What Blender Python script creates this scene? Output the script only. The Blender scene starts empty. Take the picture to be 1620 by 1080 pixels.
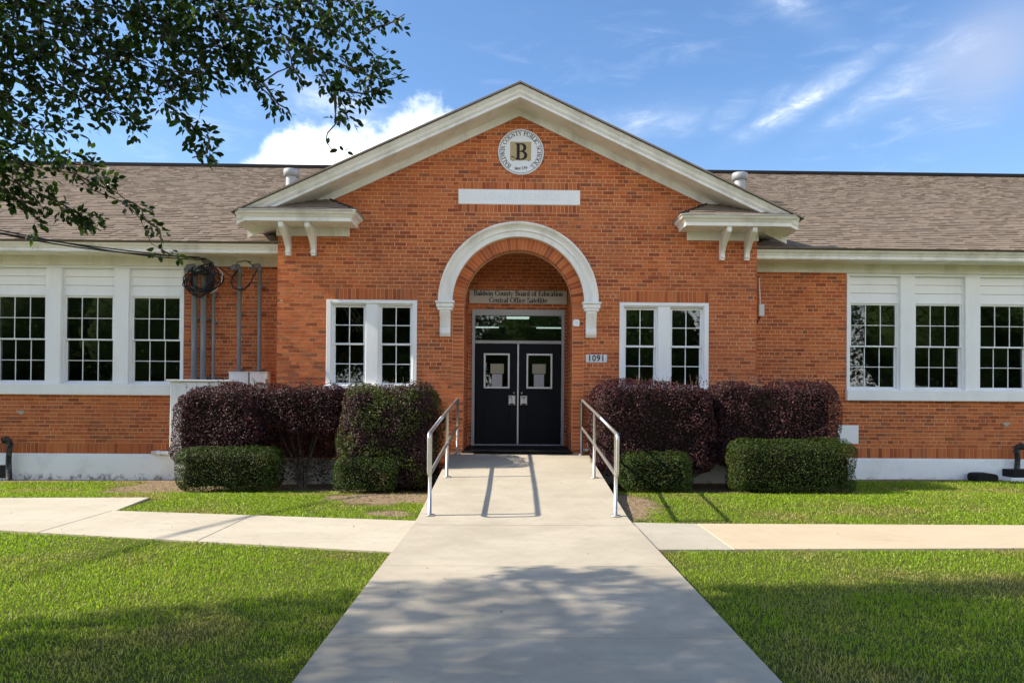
import bpy, math, random
import numpy as np
from mathutils import Vector, Matrix, noise
R = math.radians
random.seed(7)
rng = np.random.default_rng(11)
sc = bpy.context.scene
col = sc.collection

# ------------------------------------------------------------------ camera
psi, th, rho = R(1.0), R(0.6), R(0.43)
fw = Vector((math.sin(psi)*math.cos(th), math.cos(psi)*math.cos(th), math.sin(th)))
rt = Vector((math.cos(psi), -math.sin(psi), 0)); up = rt.cross(fw)
r2 = rt*math.cos(rho) + up*math.sin(rho); u2 = up*math.cos(rho) - rt*math.sin(rho)
cd = bpy.data.cameras.new('camera'); cam = bpy.data.objects.new('camera', cd); col.objects.link(cam)
m = Matrix.Identity(4)
for i in range(3):
    m[i][0], m[i][1], m[i][2] = r2[i], u2[i], -fw[i]
m.translation = (0, 0, 1.42)
cam.matrix_world = m
cd.sensor_width = 36; cd.lens = 26.0
cd.shift_x = -0.01266; cd.shift_y = 0.04377
cd.clip_start = 0.05; cd.clip_end = 2000
sc.camera = cam

# ------------------------------------------------------------------ light
SUN_EL, SUN_AZ = R(37), R(5)          # light travels towards +X and a little towards +Y
SKY_STRENGTH, EXPOSURE = 0.15, 1.95
sc.view_settings.view_transform = 'Standard'; sc.view_settings.look = 'None'
sc.view_settings.gamma = 1; sc.view_settings.exposure = EXPOSURE
sc.view_settings.use_curve_mapping = False
sc.cycles.use_denoising = True
sc.cycles.max_bounces = 8; sc.cycles.transparent_max_bounces = 12
sc.cycles.sample_clamp_indirect = 6
sd = bpy.data.lights.new('sun', 'SUN'); sun = bpy.data.objects.new('sun', sd); col.objects.link(sun)
sd.energy = 2.15; sd.angle = R(0.8); sd.color = (1.0, 0.88, 0.71)
ldir = Vector((math.cos(SUN_EL)*math.cos(SUN_AZ), math.cos(SUN_EL)*math.sin(SUN_AZ), -math.sin(SUN_EL)))
sun.rotation_euler = ldir.to_track_quat('-Z', 'Y').to_euler()
sun.location = (-20, -2, 18)

class NT:
    """small helper to write node trees"""
    def __init__(s, tree):
        s.t = tree; tree.nodes.clear()
    def n(s, kind, inp=None, **props):
        nd = s.t.nodes.new(kind)
        for k, v in props.items(): setattr(nd, k, v)
        for k, v in (inp or {}).items():
            if isinstance(v, bpy.types.NodeSocket): s.t.links.new(v, nd.inputs[k])
            else: nd.inputs[k].default_value = v
        return nd
    def math(s, op, a, b=0.0, c=0.0, clamp=False):
        return s.n('ShaderNodeMath', {0: a, 1: b, 2: c}, operation=op, use_clamp=clamp).outputs[0]
    def mix(s, f, a, b, blend='MIX'):
        nd = s.n('ShaderNodeMix', data_type='RGBA', blend_type=blend)
        for i, v in ((0, f), (6, a), (7, b)):
            if isinstance(v, bpy.types.NodeSocket): s.t.links.new(v, nd.inputs[i])
            else: nd.inputs[i].default_value = (v if i == 0 else (tuple(v)+(1,) if len(v) == 3 else v))
        return nd.outputs[2]
    def noise(s, vec, scale, detail=3, rough=.55, dist=0):
        nd = s.n('ShaderNodeTexNoise', {'Scale': scale, 'Detail': detail, 'Roughness': rough, 'Distortion': dist})
        if vec is not None: s.t.links.new(vec, nd.inputs['Vector'])
        return nd.outputs['Fac']
    def ramp(s, f, stops, interp='LINEAR'):
        nd = s.n('ShaderNodeValToRGB'); cr = nd.color_ramp; cr.interpolation = interp
        while len(cr.elements) < len(stops): cr.elements.new(.5)
        for e, (p, c) in zip(cr.elements, stops):
            e.position = p; e.color = tuple(c)+(1,) if len(c) == 3 else c
        s.t.links.new(f, nd.inputs[0]); return nd.outputs[0]
    def smooth(s, x, a, b):
        return s.n('ShaderNodeMapRange', {0: x, 1: a, 2: b, 3: 0.0, 4: 1.0}, interpolation_type='SMOOTHSTEP').outputs[0]
    def mapping(s, vec, scale=(1, 1, 1), rot=(0, 0, 0), loc=(0, 0, 0)):
        return s.n('ShaderNodeMapping', {0: vec, 1: loc, 2: rot, 3: scale}).outputs[0]

# ------------------------------------------------------------------ sky
world = bpy.data.worlds.new('World'); sc.world = world; world.use_nodes = True
N = NT(world.node_tree)
sky = N.n('ShaderNodeTexSky', sky_type='NISHITA', sun_disc=False, sun_elevation=SUN_EL,
          sun_rotation=R(-90)-SUN_AZ, altitude=50, air_density=1.0, dust_density=1.1, ozone_density=2.0)
tc = N.n('ShaderNodeTexCoord').outputs['Generated']
sep = N.n('ShaderNodeSeparateXYZ', {0: tc}); dx, dy, dz = sep.outputs
az = N.math('ARCTAN2', dx, dy)                      # 0 ahead (+Y), right positive
el = N.math('ARCSINE', dz)
skyc = N.mix(1.0, sky.outputs[0], (0.275, 0.345, 0.41), 'MULTIPLY')
# cumulus bank along the horizon: uneven top, raised out of view to add neutral fill light
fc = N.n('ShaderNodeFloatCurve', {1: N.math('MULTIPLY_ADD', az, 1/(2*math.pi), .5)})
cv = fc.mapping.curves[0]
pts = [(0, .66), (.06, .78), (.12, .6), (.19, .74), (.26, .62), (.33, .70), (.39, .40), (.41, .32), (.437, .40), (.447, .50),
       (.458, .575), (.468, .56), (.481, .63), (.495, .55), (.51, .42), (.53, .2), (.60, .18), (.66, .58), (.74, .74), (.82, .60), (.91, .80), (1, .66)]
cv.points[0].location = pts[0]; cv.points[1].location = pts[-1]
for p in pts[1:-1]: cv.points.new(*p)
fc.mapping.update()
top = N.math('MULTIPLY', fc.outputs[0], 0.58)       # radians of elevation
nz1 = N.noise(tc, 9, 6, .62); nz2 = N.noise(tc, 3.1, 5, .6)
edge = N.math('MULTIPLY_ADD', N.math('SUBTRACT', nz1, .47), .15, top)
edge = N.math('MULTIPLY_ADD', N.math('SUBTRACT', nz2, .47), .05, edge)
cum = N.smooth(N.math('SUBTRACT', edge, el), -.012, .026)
# cirrus: stretched wisps, two streaks high on the right and faint veil elsewhere
def streak(a0, e0, ang, la, lb):
    u = N.math('SUBTRACT', az, a0); v = N.math('SUBTRACT', el, e0)
    c, s_ = math.cos(ang), math.sin(ang)
    p = N.math('ADD', N.math('MULTIPLY', u, c/la), N.math('MULTIPLY', v, s_/la))
    q = N.math('ADD', N.math('MULTIPLY', u, -s_/lb), N.math('MULTIPLY', v, c/lb))
    d = N.math('ADD', N.math('MULTIPLY', p, p), N.math('MULTIPLY', q, q))
    return N.math('EXPONENT', N.math('MULTIPLY', d, -1.0))
ae = N.n('ShaderNodeCombineXYZ', {0: az, 1: el, 2: 0.0}).outputs[0]
wv = N.mapping(ae, (1, 3.8, 1), (0, 0, R(-23)))
w1 = N.noise(wv, 9, 7, .64, .6); w2 = N.noise(ae, 2.2, 4, .55)
w3 = N.noise(N.mapping(ae, (1, 2.0, 1), (0, 0, R(-20))), 22, 6, .66, .5)
wispy = N.math('MULTIPLY', N.smooth(w1, .36, .78), N.smooth(w3, .3, .75))
veil = N.math('MULTIPLY', N.smooth(w1, .48, .85), N.smooth(w2, .42, .72))
wisp = N.math('MULTIPLY', veil, .34)
for a0, e0, ang, la, lb, g in ((.388, .364, R(24), .070, .0125, .85), (.345, .362, R(22), .03, .014, .25), (.485, .362, R(24), .078, .018, .42),
                               (.175, .350, R(4), .085, .018, .36), (.29, .355, R(20), .03, .014, .3), (-.24, .36, R(-12), .09, .02, .5), (.35, .47, R(-32), .07, .016, .28)):
    b = N.math('MULTIPLY', streak(a0, e0, ang, la, lb), g)
    wisp = N.math('MAXIMUM', wisp, N.math('MULTIPLY', b, N.math('MULTIPLY_ADD', wispy, 1.5, .22)))
haze = N.math('MULTIPLY', N.smooth(el, .42, .02), .30)
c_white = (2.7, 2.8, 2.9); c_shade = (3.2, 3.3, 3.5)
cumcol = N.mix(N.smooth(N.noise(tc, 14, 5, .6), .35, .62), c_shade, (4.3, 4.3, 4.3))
skyc = N.mix(haze, skyc, (1.0, 1.35, 1.75))
skyc = N.mix(N.math('MINIMUM', wisp, .9), skyc, c_white)
skyc = N.mix(N.math('MULTIPLY', streak(.585, .375, R(20), .075, .05), N.math('MULTIPLY_ADD', w2, .5, .15)), skyc, (1.5, 1.5, 1.65))
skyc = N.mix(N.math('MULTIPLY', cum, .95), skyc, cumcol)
skyc = N.mix(N.smooth(el, .02, -.02), skyc, (1.6, 1.8, 1.9))
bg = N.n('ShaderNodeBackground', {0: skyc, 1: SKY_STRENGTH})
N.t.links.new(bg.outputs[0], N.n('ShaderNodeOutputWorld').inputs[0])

# ------------------------------------------------------------------ materials
def mat(name, build, disp=False):
    mt = bpy.data.materials.new(name); mt.use_nodes = True
    N = NT(mt.node_tree); out = N.n('ShaderNodeOutputMaterial')
    sh = build(N)
    N.t.links.new(sh, out.inputs[0]); return mt
def princ(N, color, rough=.7, metal=0.0, spec=.3, bump=None, bstr=.3, bdist=.01, **kw):
    p = N.n('ShaderNodeBsdfPrincipled')
    for k, v in (('Base Color', color), ('Roughness', rough), ('Metallic', metal), ('Specular IOR Level', spec)):
        if isinstance(v, bpy.types.NodeSocket): N.t.links.new(v, p.inputs[k])
        else: p.inputs[k].default_value = tuple(v)+(1,) if isinstance(v, tuple) and len(v) == 3 else v
    if bump is not None:
        b = N.n('ShaderNodeBump', {'Strength': bstr, 'Distance': bdist, 'Height': bump})
        N.t.links.new(b.outputs[0], p.inputs['Normal'])
    return p.outputs[0]
def pos(N): return N.n('ShaderNodeNewGeometry').outputs['Position']
def rnd(N):
    a = N.n('ShaderNodeNewGeometry').outputs['Random Per Island']; b = N.n('ShaderNodeObjectInfo').outputs['Random']
    return N.math('FRACT', N.math('ADD', N.math('MULTIPLY', a, 1.0), N.math('MULTIPLY', b, 7.31)))

def b_brick(N):
    P = pos(N); r = rnd(N)
    c = N.ramp(r, [(0, (.27, .066, .028)), (.14, (.40, .098, .036)), (.42, (.52, .138, .045)), (.70, (.585, .170, .056)),
                   (.88, (.56, .175, .062)), (.95, (.38, .125, .055)), (1, (.24, .085, .045))])
    patch = N.smooth(N.noise(P, .62, 5, .65), .42, .66)              # weathered darker / browner areas of the masonry
    c = N.mix(N.math('MULTIPLY', patch, .5), c, (.36, .11, .048))
    strk = N.noise(N.mapping(P, (3.2, 3.2, .42)), 1.6, 5, .68)
    c = N.mix(N.math('MULTIPLY', N.smooth(strk, .56, .76), .45), c, (.20, .085, .05))
    eff = N.noise(P, 2.4, 5, .7); c = N.mix(N.math('MULTIPLY', N.smooth(eff, .62, .78), .25), c, (.62, .30, .17))
    g = N.noise(P, 55, 5, .7); c = N.mix(N.math('MULTIPLY', N.smooth(g, .48, .76), .5), c, (.22, .07, .03))
    g2 = N.noise(P, 19, 3, .6); c = N.mix(N.math('MULTIPLY', N.smooth(g2, .58, .78), .35), c, (.62, .25, .12))
    return princ(N, c, .88, spec=.15, bump=g, bstr=.5, bdist=.006)
M_BRICK = mat('brick', b_brick)
def b_mortar(N):
    P = pos(N); g = N.noise(P, 40, 4, .6); L = N.noise(P, 1.3, 3, .6)
    c = N.mix(g, (.62, .35, .20), (.80, .49, .30)); c = N.mix(N.math('MULTIPLY', N.smooth(L, .45, .7), .5), c, (.36, .19, .11))
    return princ(N, c, .95, spec=.1, bump=g, bstr=.4, bdist=.004)
M_MORTAR = mat('mortar', b_mortar)
def b_paint(base, stain, amt=.5, sc_=1.0):
    def f(N):
        P = pos(N); a = N.noise(N.mapping(P, (1.2*sc_, 1.2*sc_, .35*sc_)), 2.2, 6, .68); b = N.noise(P, 21, 6, .72)
        c = N.mix(N.math('MULTIPLY', N.smooth(a, .42, .72), amt), base, stain)
        c = N.mix(N.math('MULTIPLY', N.smooth(b, .56, .75), amt*.5), c, stain)
        return princ(N, c, .5, spec=.3, bump=b, bstr=.12, bdist=.004)
    return f
M_WHITE = mat('white_window_paint', b_paint((.86, .87, .87), (.68, .68, .64), .35))
M_TRIM = mat('weathered_white_trim', b_paint((.87, .86, .82), (.50, .47, .40), .55))
M_SOFFIT = mat('cream_soffit_paint', b_paint((.86, .83, .76), (.50, .46, .38), .55))
M_STONE = mat('painted_stone', b_paint((.88, .90, .91), (.70, .72, .72), .3))
def b_found(N):
    P = pos(N); z = N.n('ShaderNodeSeparateXYZ', {0: P}).outputs[2]
    a = N.noise(P, 2.6, 6, .7); b = N.noise(P, 9, 6, .75)
    c = N.mix(N.math('MULTIPLY', N.smooth(a, .46, .7), .5), (.85, .87, .88), (.66, .65, .60))
    low = N.math('MULTIPLY', N.smooth(N.math('ADD', z, N.math('MULTIPLY', N.noise(P, 5, 5, .7), -.16)), -.13, -.24), N.smooth(b, .45, .6))
    c = N.mix(N.math('MULTIPLY', low, .8), c, (.14, .12, .09))
    return princ(N, c, .8, spec=.2, bump=a, bstr=.35, bdist=.03)
M_FOUND = mat('painted_stucco_footing', b_found)
def b_shingle(N):
    P = pos(N); r = rnd(N); g = N.noise(P, 130, 3, .7); L = N.noise(P, .55, 4, .6)
    c = N.ramp(r, [(0, (.205, .163, .127)), (.35, (.242, .195, .152)), (.7, (.275, .225, .177)), (1, (.225, .185, .15))])
    c = N.mix(N.math('MULTIPLY', N.smooth(L, .45, .7), .35), c, (.20, .165, .14))
    c = N.mix(N.math('MULTIPLY', g, .5), c, (.12, .09, .07))
    return princ(N, c, .95, spec=.1, bump=g, bstr=.3, bdist=.004)
M_SHINGLE = mat('taupe_asphalt_shingle', b_shingle)
M_DARKROOF = mat('dark_roof_edge', lambda N: princ(N, (.02, .018, .018), .8, spec=.2))
def b_concrete(c1, c2, dark=(.30, .28, .24)):
    def f(N):
        P = pos(N); a = N.noise(P, 1.1, 6, .65); b = N.noise(P, 9, 5, .7); g = N.noise(P, 190, 3, .6)
        c = N.mix(N.smooth(a, .32, .68), c1, c2)
        c = N.mix(N.math('MULTIPLY', N.smooth(b, .50, .72), .34), c, dark)
        st = N.noise(N.mapping(P, (.55, 5, 1)), 1.7, 5, .7)
        c = N.mix(N.math('MULTIPLY', N.smooth(st, .5, .75), .34), c, dark)
        c = N.mix(N.math('MULTIPLY', N.smooth(g, .48, .66), .42), c, dark)
        return princ(N, c, .9, spec=.2, bump=N.math('ADD', N.math('MULTIPLY', g, .3), b), bstr=.18, bdist=.008)
    return f
M_CONC = mat('broom_finished_concrete', b_concrete((.40, .36, .285), (.50, .455, .365)))
M_CONC_L = mat('pale_concrete', b_concrete((.48, .435, .345), (.55, .505, .41)))
M_CONC_Y = mat('yellowish_concrete', b_concrete((.49, .41, .285), (.55, .47, .345), (.42, .33, .22)))
M_CONC_G = mat('grey_concrete', b_concrete((.40, .37, .30), (.46, .43, .36)))
def b_ground(N):
    P = pos(N); a = N.noise(P, 1.7, 5, .65); b = N.noise(P, 16, 5, .7); g = N.noise(P, 90, 4, .7)
    att = N.n('ShaderNodeAttribute', attribute_name='bare').outputs['Fac']
    gr = N.mix(b, (.06, .085, .016), (.13, .145, .035)); gr = N.mix(N.math('MULTIPLY', N.smooth(a, .5, .7), .5), gr, (.15, .12, .055))
    so = N.mix(N.smooth(b, .3, .7), (.16, .11, .07), (.42, .33, .22)); so = N.mix(N.math('MULTIPLY', N.smooth(g, .5, .66), .7), so, (.08, .055, .035))
    k = N.smooth(N.math('ADD', att, N.math('MULTIPLY', N.math('SUBTRACT', N.noise(P, 5, 5, .7), .5), .9)), .35, .65)
    return princ(N, N.mix(k, gr, so), .97, spec=.08, bump=g, bstr=.8, bdist=.02)
M_GROUND = mat('lawn_soil', b_ground)
def leafmat(name, stops, trans=(.3, .5, .06), tw=.3, rough=.45, spec=.35, patch=None):
    def f(N):
        r = rnd(N); c = N.ramp(r, stops)
        if patch:
            P = pos(N); c = N.mix(N.smooth(N.noise(P, patch[1], 3, .5), patch[2], patch[3]), c, N.ramp(r, patch[0]))
        p = princ(N, c, rough, spec=spec)
        t = N.n('ShaderNodeBsdfTranslucent', {0: N.mix(1.0, c, tuple(trans), 'MULTIPLY')})
        mx = N.n('ShaderNodeMixShader', {0: tw}); N.t.links.new(p, mx.inputs[1]); N.t.links.new(t.outputs[0], mx.inputs[2])
        return mx.outputs[0]
    return mat(name, f)
M_GRASS = leafmat('grass_blade', [(0, (.16, .255, .014)), (.4, (.215, .34, .019)), (.75, (.28, .41, .028)), (.93, (.36, .45, .06)), (1, (.48, .45, .16))],
                  (1.35, 1.45, .8), .42, .5, .3,
                  ([(0, (.20, .20, .045)), (.5, (.34, .31, .10)), (1, (.50, .42, .22))], .8, .47, .70))
M_PURPLE = leafmat('purple_leaf', [(0, (.012, .005, .006)), (.4, (.032, .011, .014)), (.75, (.078, .027, .034)), (.93, (.16, .066, .070)), (1, (.05, .04, .015))], (1.5, .8, .9), .2, .5, .25)
M_MIXED = leafmat('purple_green_leaf', [(0, (.015, .006, .008)), (.5, (.042, .017, .021)), (1, (.10, .05, .05))], (1.3, 1, .8), .25, .5, .25,
                  ([(0, (.018, .032, .006)), (.6, (.06, .085, .015)), (1, (.15, .17, .04))], 2.6, .46, .56))
M_BOX = leafmat('boxwood_leaf', [(0, (.007, .017, .003)), (.4, (.020, .043, .006)), (.8, (.056, .100, .014)), (.95, (.11, .15, .03)), (1, (.10, .08, .025))], (1.4, 1.5, .8), .25, .5, .22,
                ([(0, (.035, .045, .010)), (.6, (.08, .085, .022)), (1, (.16, .13, .05))], 3.0, .58, .72))
M_TREE = leafmat('tree_leaf', [(0, (.012, .027, .004)), (.5, (.024, .050, .008)), (.85, (.044, .086, .013)), (1, (.08, .13, .024))], (1.5, 1.7, .5), .34, .4, .35)
M_FARTREE = leafmat('far_tree_leaf', [(0, (.02, .045, .010)), (.6, (.045, .09, .018)), (1, (.08, .13, .03))], (1.4, 1.5, .5), .3, .5, .3)
M_CORE = mat('hedge_core_shade', lambda N: princ(N, N.mix(N.noise(pos(N), 30, 3), (.008, .006, .005), (.022, .015, .010)), .95, spec=.05))  # near-black solid core: the hedge's inner shade put into its colour
def b_bark(N):
    P = pos(N); g = N.noise(N.mapping(P, (1, 1, .25)), 22, 5, .7)
    return princ(N, N.mix(g, (.10, .075, .055), (.24, .19, .145)), .9, spec=.1, bump=g, bstr=.6, bdist=.02)
M_BARK = mat('bark', b_bark)
def b_steel(base, rough, metal=1.0):
    def f(N):
        g = N.noise(pos(N), 30, 4, .6)
        return princ(N, N.mix(N.math('MULTIPLY', g, .4), base, tuple(.6*c for c in base)), N.math('MULTIPLY_ADD', g, .25, rough), metal, .5)
    return f
M_RAIL = mat('brushed_aluminium', b_steel((.56, .55, .52), .34))
M_GALV = mat('galvanised_steel', b_steel((.36, .38, .40), .5, .4))
M_CONDUIT = mat('grey_conduit', b_steel((.19, .20, .205), .5, .1))
M_FRAME = mat('grey_metal_frame', b_steel((.42, .44, .45), .4, .2))
M_DOOR = mat('black_navy_door', lambda N: princ(N, N.mix(N.noise(pos(N), 3, 4), (.004, .0055, .010), (.008, .010, .016)), .55, spec=.16))
M_SILVER = mat('brushed_plate', b_steel((.72, .73, .74), .35, .6))
M_BLACK = mat('black_rubber', lambda N: princ(N, N.mix(N.noise(pos(N), 60, 3), (.006, .006, .007), (.02, .02, .021)), .75, spec=.2))
M_CABLE = mat('black_cable_sheath', lambda N: princ(N, (.012, .012, .014), .55, spec=.3))
M_PIPE = mat('black_iron_pipe', lambda N: princ(N, N.mix(N.smooth(N.noise(pos(N), 14, 5, .7), .45, .65), (.018, .02, .022), (.12, .12, .115)), .6, spec=.3))
M_BOXPAINT = mat('white_enclosure_paint', b_paint((.78, .80, .81), (.56, .55, .50), .5, 2))
M_SIGN = mat('grey_sign_face', lambda N: princ(N, N.mix(N.noise(pos(N), 2, 4), (.50, .47, .42), (.58, .55, .50)), .55, spec=.3))
M_INK = mat('black_lettering', lambda N: princ(N, (.008, .008, .01), .5, spec=.3))
M_SIGNWHITE = mat('white_sign_face', lambda N: princ(N, (.78, .81, .84), .4, spec=.4))
M_TAN = mat('tan_emblem_square', lambda N: princ(N, (.47, .36, .19), .5, spec=.3))
M_CARVE = mat('stone_letter_shade', b_paint((.70, .74, .77), (.62, .65, .66), .3))  # darker than the stone: shade of the carved grooves put into the letter colour
M_PLAQUE = mat('pale_grey_plaque', lambda N: princ(N, N.mix(N.noise(pos(N), 12, 3), (.62, .63, .65), (.70, .71, .73)), .45, spec=.4))
M_PAPER = mat('white_paper', lambda N: princ(N, (.44, .46, .50), .8, spec=.1))
M_CREAMPAPER = mat('cream_paper', lambda N: princ(N, (.36, .35, .25), .8, spec=.1))
M_FLOORDARK = mat('dark_porch_floor', lambda N: princ(N, N.mix(N.noise(pos(N), 18, 4), (.016, .016, .017), (.035, .034, .034)), .7, spec=.2))
M_PLASTER = mat('porch_ceiling_paint', lambda N: princ(N, (.55, .52, .46), .8, spec=.2))
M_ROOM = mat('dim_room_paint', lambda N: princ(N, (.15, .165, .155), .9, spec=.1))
def b_glass(N):
    fr = N.n('ShaderNodeFresnel', {0: 1.55}).outputs[0]
    g = N.noise(pos(N), 1.6, 2, .5)
    b = N.n('ShaderNodeBump', {'Strength': .03, 'Distance': .02, 'Height': g})
    gl = N.n('ShaderNodeBsdfGlossy', {'Color': (.9, .95, .93, 1), 'Roughness': .015}); N.t.links.new(b.outputs[0], gl.inputs['Normal'])
    tr = N.n('ShaderNodeBsdfTransparent', {0: (.52, .58, .55, 1)})
    mx = N.n('ShaderNodeMixShader', {0: N.math('MULTIPLY_ADD', fr, 1.7, .05, clamp=True)})
    N.t.links.new(tr.outputs[0], mx.inputs[1]); N.t.links.new(gl.outputs[0], mx.inputs[2])
    return mx.outputs[0]
M_GLASS = mat('window_glass', b_glass)
def b_frost(N): return princ(N, (.75, .75, .70), .3, spec=.5)
M_LAMP = mat('milky_lamp_glass', b_frost)
def b_emit(N):
    return N.n('ShaderNodeEmission', {0: (.80, .95, .88, 1), 1: .32}).outputs[0]
M_LIT = mat('lit_fluorescent_diffuser', b_emit)

# ------------------------------------------------------------------ mesh helpers
class MB:
    def __init__(s): s.v, s.f = [], []
    def add(s, vs, fs):
        o = len(s.v); s.v.extend(vs); s.f.extend([tuple(i+o for i in f) for f in fs]); return s
    def box(s, x0, x1, y0, y1, z0, z1):
        return s.add([(x0,y0,z0),(x1,y0,z0),(x1,y1,z0),(x0,y1,z0),(x0,y0,z1),(x1,y0,z1),(x1,y1,z1),(x0,y1,z1)],
                     [(0,3,2,1),(4,5,6,7),(0,1,5,4),(1,2,6,5),(2,3,7,6),(3,0,4,7)])
    def bbox(s, x0, x1, y0, y1, z0, z1, b=.004):
        """box whose front (-Y) edges are chamfered"""
        v = [(x0,y1,z0),(x1,y1,z0),(x1,y1,z1),(x0,y1,z1),(x0,y0+b,z0),(x1,y0+b,z0),(x1,y0+b,z1),(x0,y0+b,z1),
             (x0+b,y0,z0+b),(x1-b,y0,z0+b),(x1-b,y0,z1-b),(x0+b,y0,z1-b)]
        f = [(0,3,2,1),(0,1,5,4),(1,2,6,5),(2,3,7,6),(3,0,4,7),(4,5,9,8),(5,6,10,9),(6,7,11,10),(7,4,8,11),(8,9,10,11)]
        return s.add(v, f)
    def prism_z(s, poly, z0, z1):
        n = len(poly)
        zz0 = z0 if callable(z0) else (lambda x, y: z0); zz1 = z1 if callable(z1) else (lambda x, y: z1)
        vs = [(x, y, zz0(x, y)) for x, y in poly] + [(x, y, zz1(x, y)) for x, y in poly]
        return s.add(vs, [tuple(range(n-1, -1, -1)), tuple(range(n, 2*n))] + [(i, (i+1) % n, n+(i+1) % n, n+i) for i in range(n)])
    def prism_x(s, poly, x0, x1):      # poly of (y, z)
        n = len(poly)
        return s.add([(x0, y, z) for y, z in poly] + [(x1, y, z) for y, z in poly],
                     [tuple(range(n-1, -1, -1)), tuple(range(n, 2*n))] + [(i, (i+1) % n, n+(i+1) % n, n+i) for i in range(n)])
    def prism_y(s, poly, y0, y1):      # poly of (x, z)
        n = len(poly)
        return s.add([(x, y0, z) for x, z in poly] + [(x, y1, z) for x, z in poly],
                     [tuple(range(n)), tuple(range(2*n-1, n-1, -1))] + [(i, n+i, n+(i+1) % n, (i+1) % n) for i in range(n)])
    def strip(s, rows, close=False):   # rows of equally long vertex lists
        o = len(s.v); k = len(rows[0])
        for r in rows: s.v.extend(r)
        for i in range(len(rows)-1):
            for j in range(k if close else k-1):
                a, b = i*k+j, i*k+(j+1) % k
                s.f.append((o+a, o+b, o+b+k, o+a+k))
        return s
    def tube(s, pts, r, n=8, cap=True):
        pts = [Vector(p) for p in pts]; rows = []
        a = None
        for i, p in enumerate(pts):
            t = (pts[min(i+1, len(pts)-1)] - pts[max(i-1, 0)])
            t = t.normalized() if t.length > 1e-9 else Vector((0, 0, 1))
            if a is None or (a-t*a.dot(t)).length < 1e-3:
                a = t.cross(Vector((0, 0, 1)) if abs(t.z) < .9 else Vector((1, 0, 0)))
            a = (a-t*a.dot(t)).normalized(); b = t.cross(a)
            rr = r[i] if isinstance(r, (list, tuple)) else r
            rows.append([tuple(p + a*rr*math.cos(2*math.pi*k/n) + b*rr*math.sin(2*math.pi*k/n)) for k in range(n)])
        o = len(s.v); s.strip(rows, True)
        if cap:
            s.f.append(tuple(o+k for k in range(n))); L = o+(len(rows)-1)*n; s.f.append(tuple(L+n-1-k for k in range(n)))
        return s
    def lathe(s, c, prof, n=20):       # prof of (r, z) about a vertical axis
        rows = [[(c[0]+r*math.cos(2*math.pi*k/n), c[1]+r*math.sin(2*math.pi*k/n), c[2]+z) for k in range(n)] for r, z in prof]
        return s.strip(rows, True)
    def ylathe(s, c, prof, n=48):      # prof of (r, y) about an axis along Y
        rows = [[(c[0]+r*math.cos(2*math.pi*k/n), c[1]+y, c[2]+r*math.sin(2*math.pi*k/n)) for k in range(n)] for r, y in prof]
        return s.strip(rows, True)
    def mesh(s, name):
        me = bpy.data.meshes.new(name); me.from_pydata([tuple(v) for v in s.v], [], s.f); me.update(); return me
    def obj(s, name, mt, parent=None, smooth=False):
        me = s.mesh(name); me.materials.append(mt)
        if smooth: me.polygons.foreach_set('use_smooth', [True]*len(me.polygons))
        return link(name, me, parent)
def link(name, me, parent=None):
    o = bpy.data.objects.new(name, me); col.objects.link(o)
    if parent is not None: attach(o, parent)
    return o
ORI = {}
def attach(o, parent):
    o.parent = parent
    L = ORI.get(parent.name)
    if L is not None: o.matrix_parent_inverse = Matrix.Translation(-L)
def thing(name, label, cat, loc, group=None):
    o = bpy.data.objects.new(name, None); col.objects.link(o); o.location = loc; o.empty_display_size = .2
    ORI[o.name] = Vector(loc); tag(o, label, cat, group); return o
def tag(o, label, cat, group=None, kind=None):
    o['label'] = label; o['category'] = cat
    if group: o['group'] = group
    if kind: o['kind'] = kind
    return o
def npmesh(name, V, F4, mt, parent=None, kind=None):
    """mesh from numpy vertices (n,3) and quads/tris (m,k)"""
    me = bpy.data.meshes.new(name); n, k = F4.shape
    me.vertices.add(len(V)); me.vertices.foreach_set('co', np.asarray(V, np.float32).ravel())
    me.loops.add(n*k); me.loops.foreach_set('vertex_index', np.asarray(F4, np.int32).ravel())
    me.polygons.add(n); me.polygons.foreach_set('loop_start', np.arange(0, n*k, k, dtype=np.int32))
    me.update(calc_edges=True); me.materials.append(mt)
    o = link(name, me, parent)
    if kind: o['kind'] = kind
    return o

# ------------------------------------------------------------------ the setting's heights
XC = 0.10                     # middle of the school front
FY, WY, BY = 13.0, 13.62, 14.30   # planes of the front, the wings and the porch's back wall
def gz(x, y):
    t = min(max((y-10.2)/2.2, 0), 1); t = t*t*(3-2*t)
    return -.055 - .095*t + .006*max(-10, min(10, x))*min(max((y-9)/4, 0), 1)
WX0, WX1 = -1.07, 1.356       # walk edges
def rz(y): return .38*min(max((y-8.5)/4.5, 0), 1)

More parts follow.
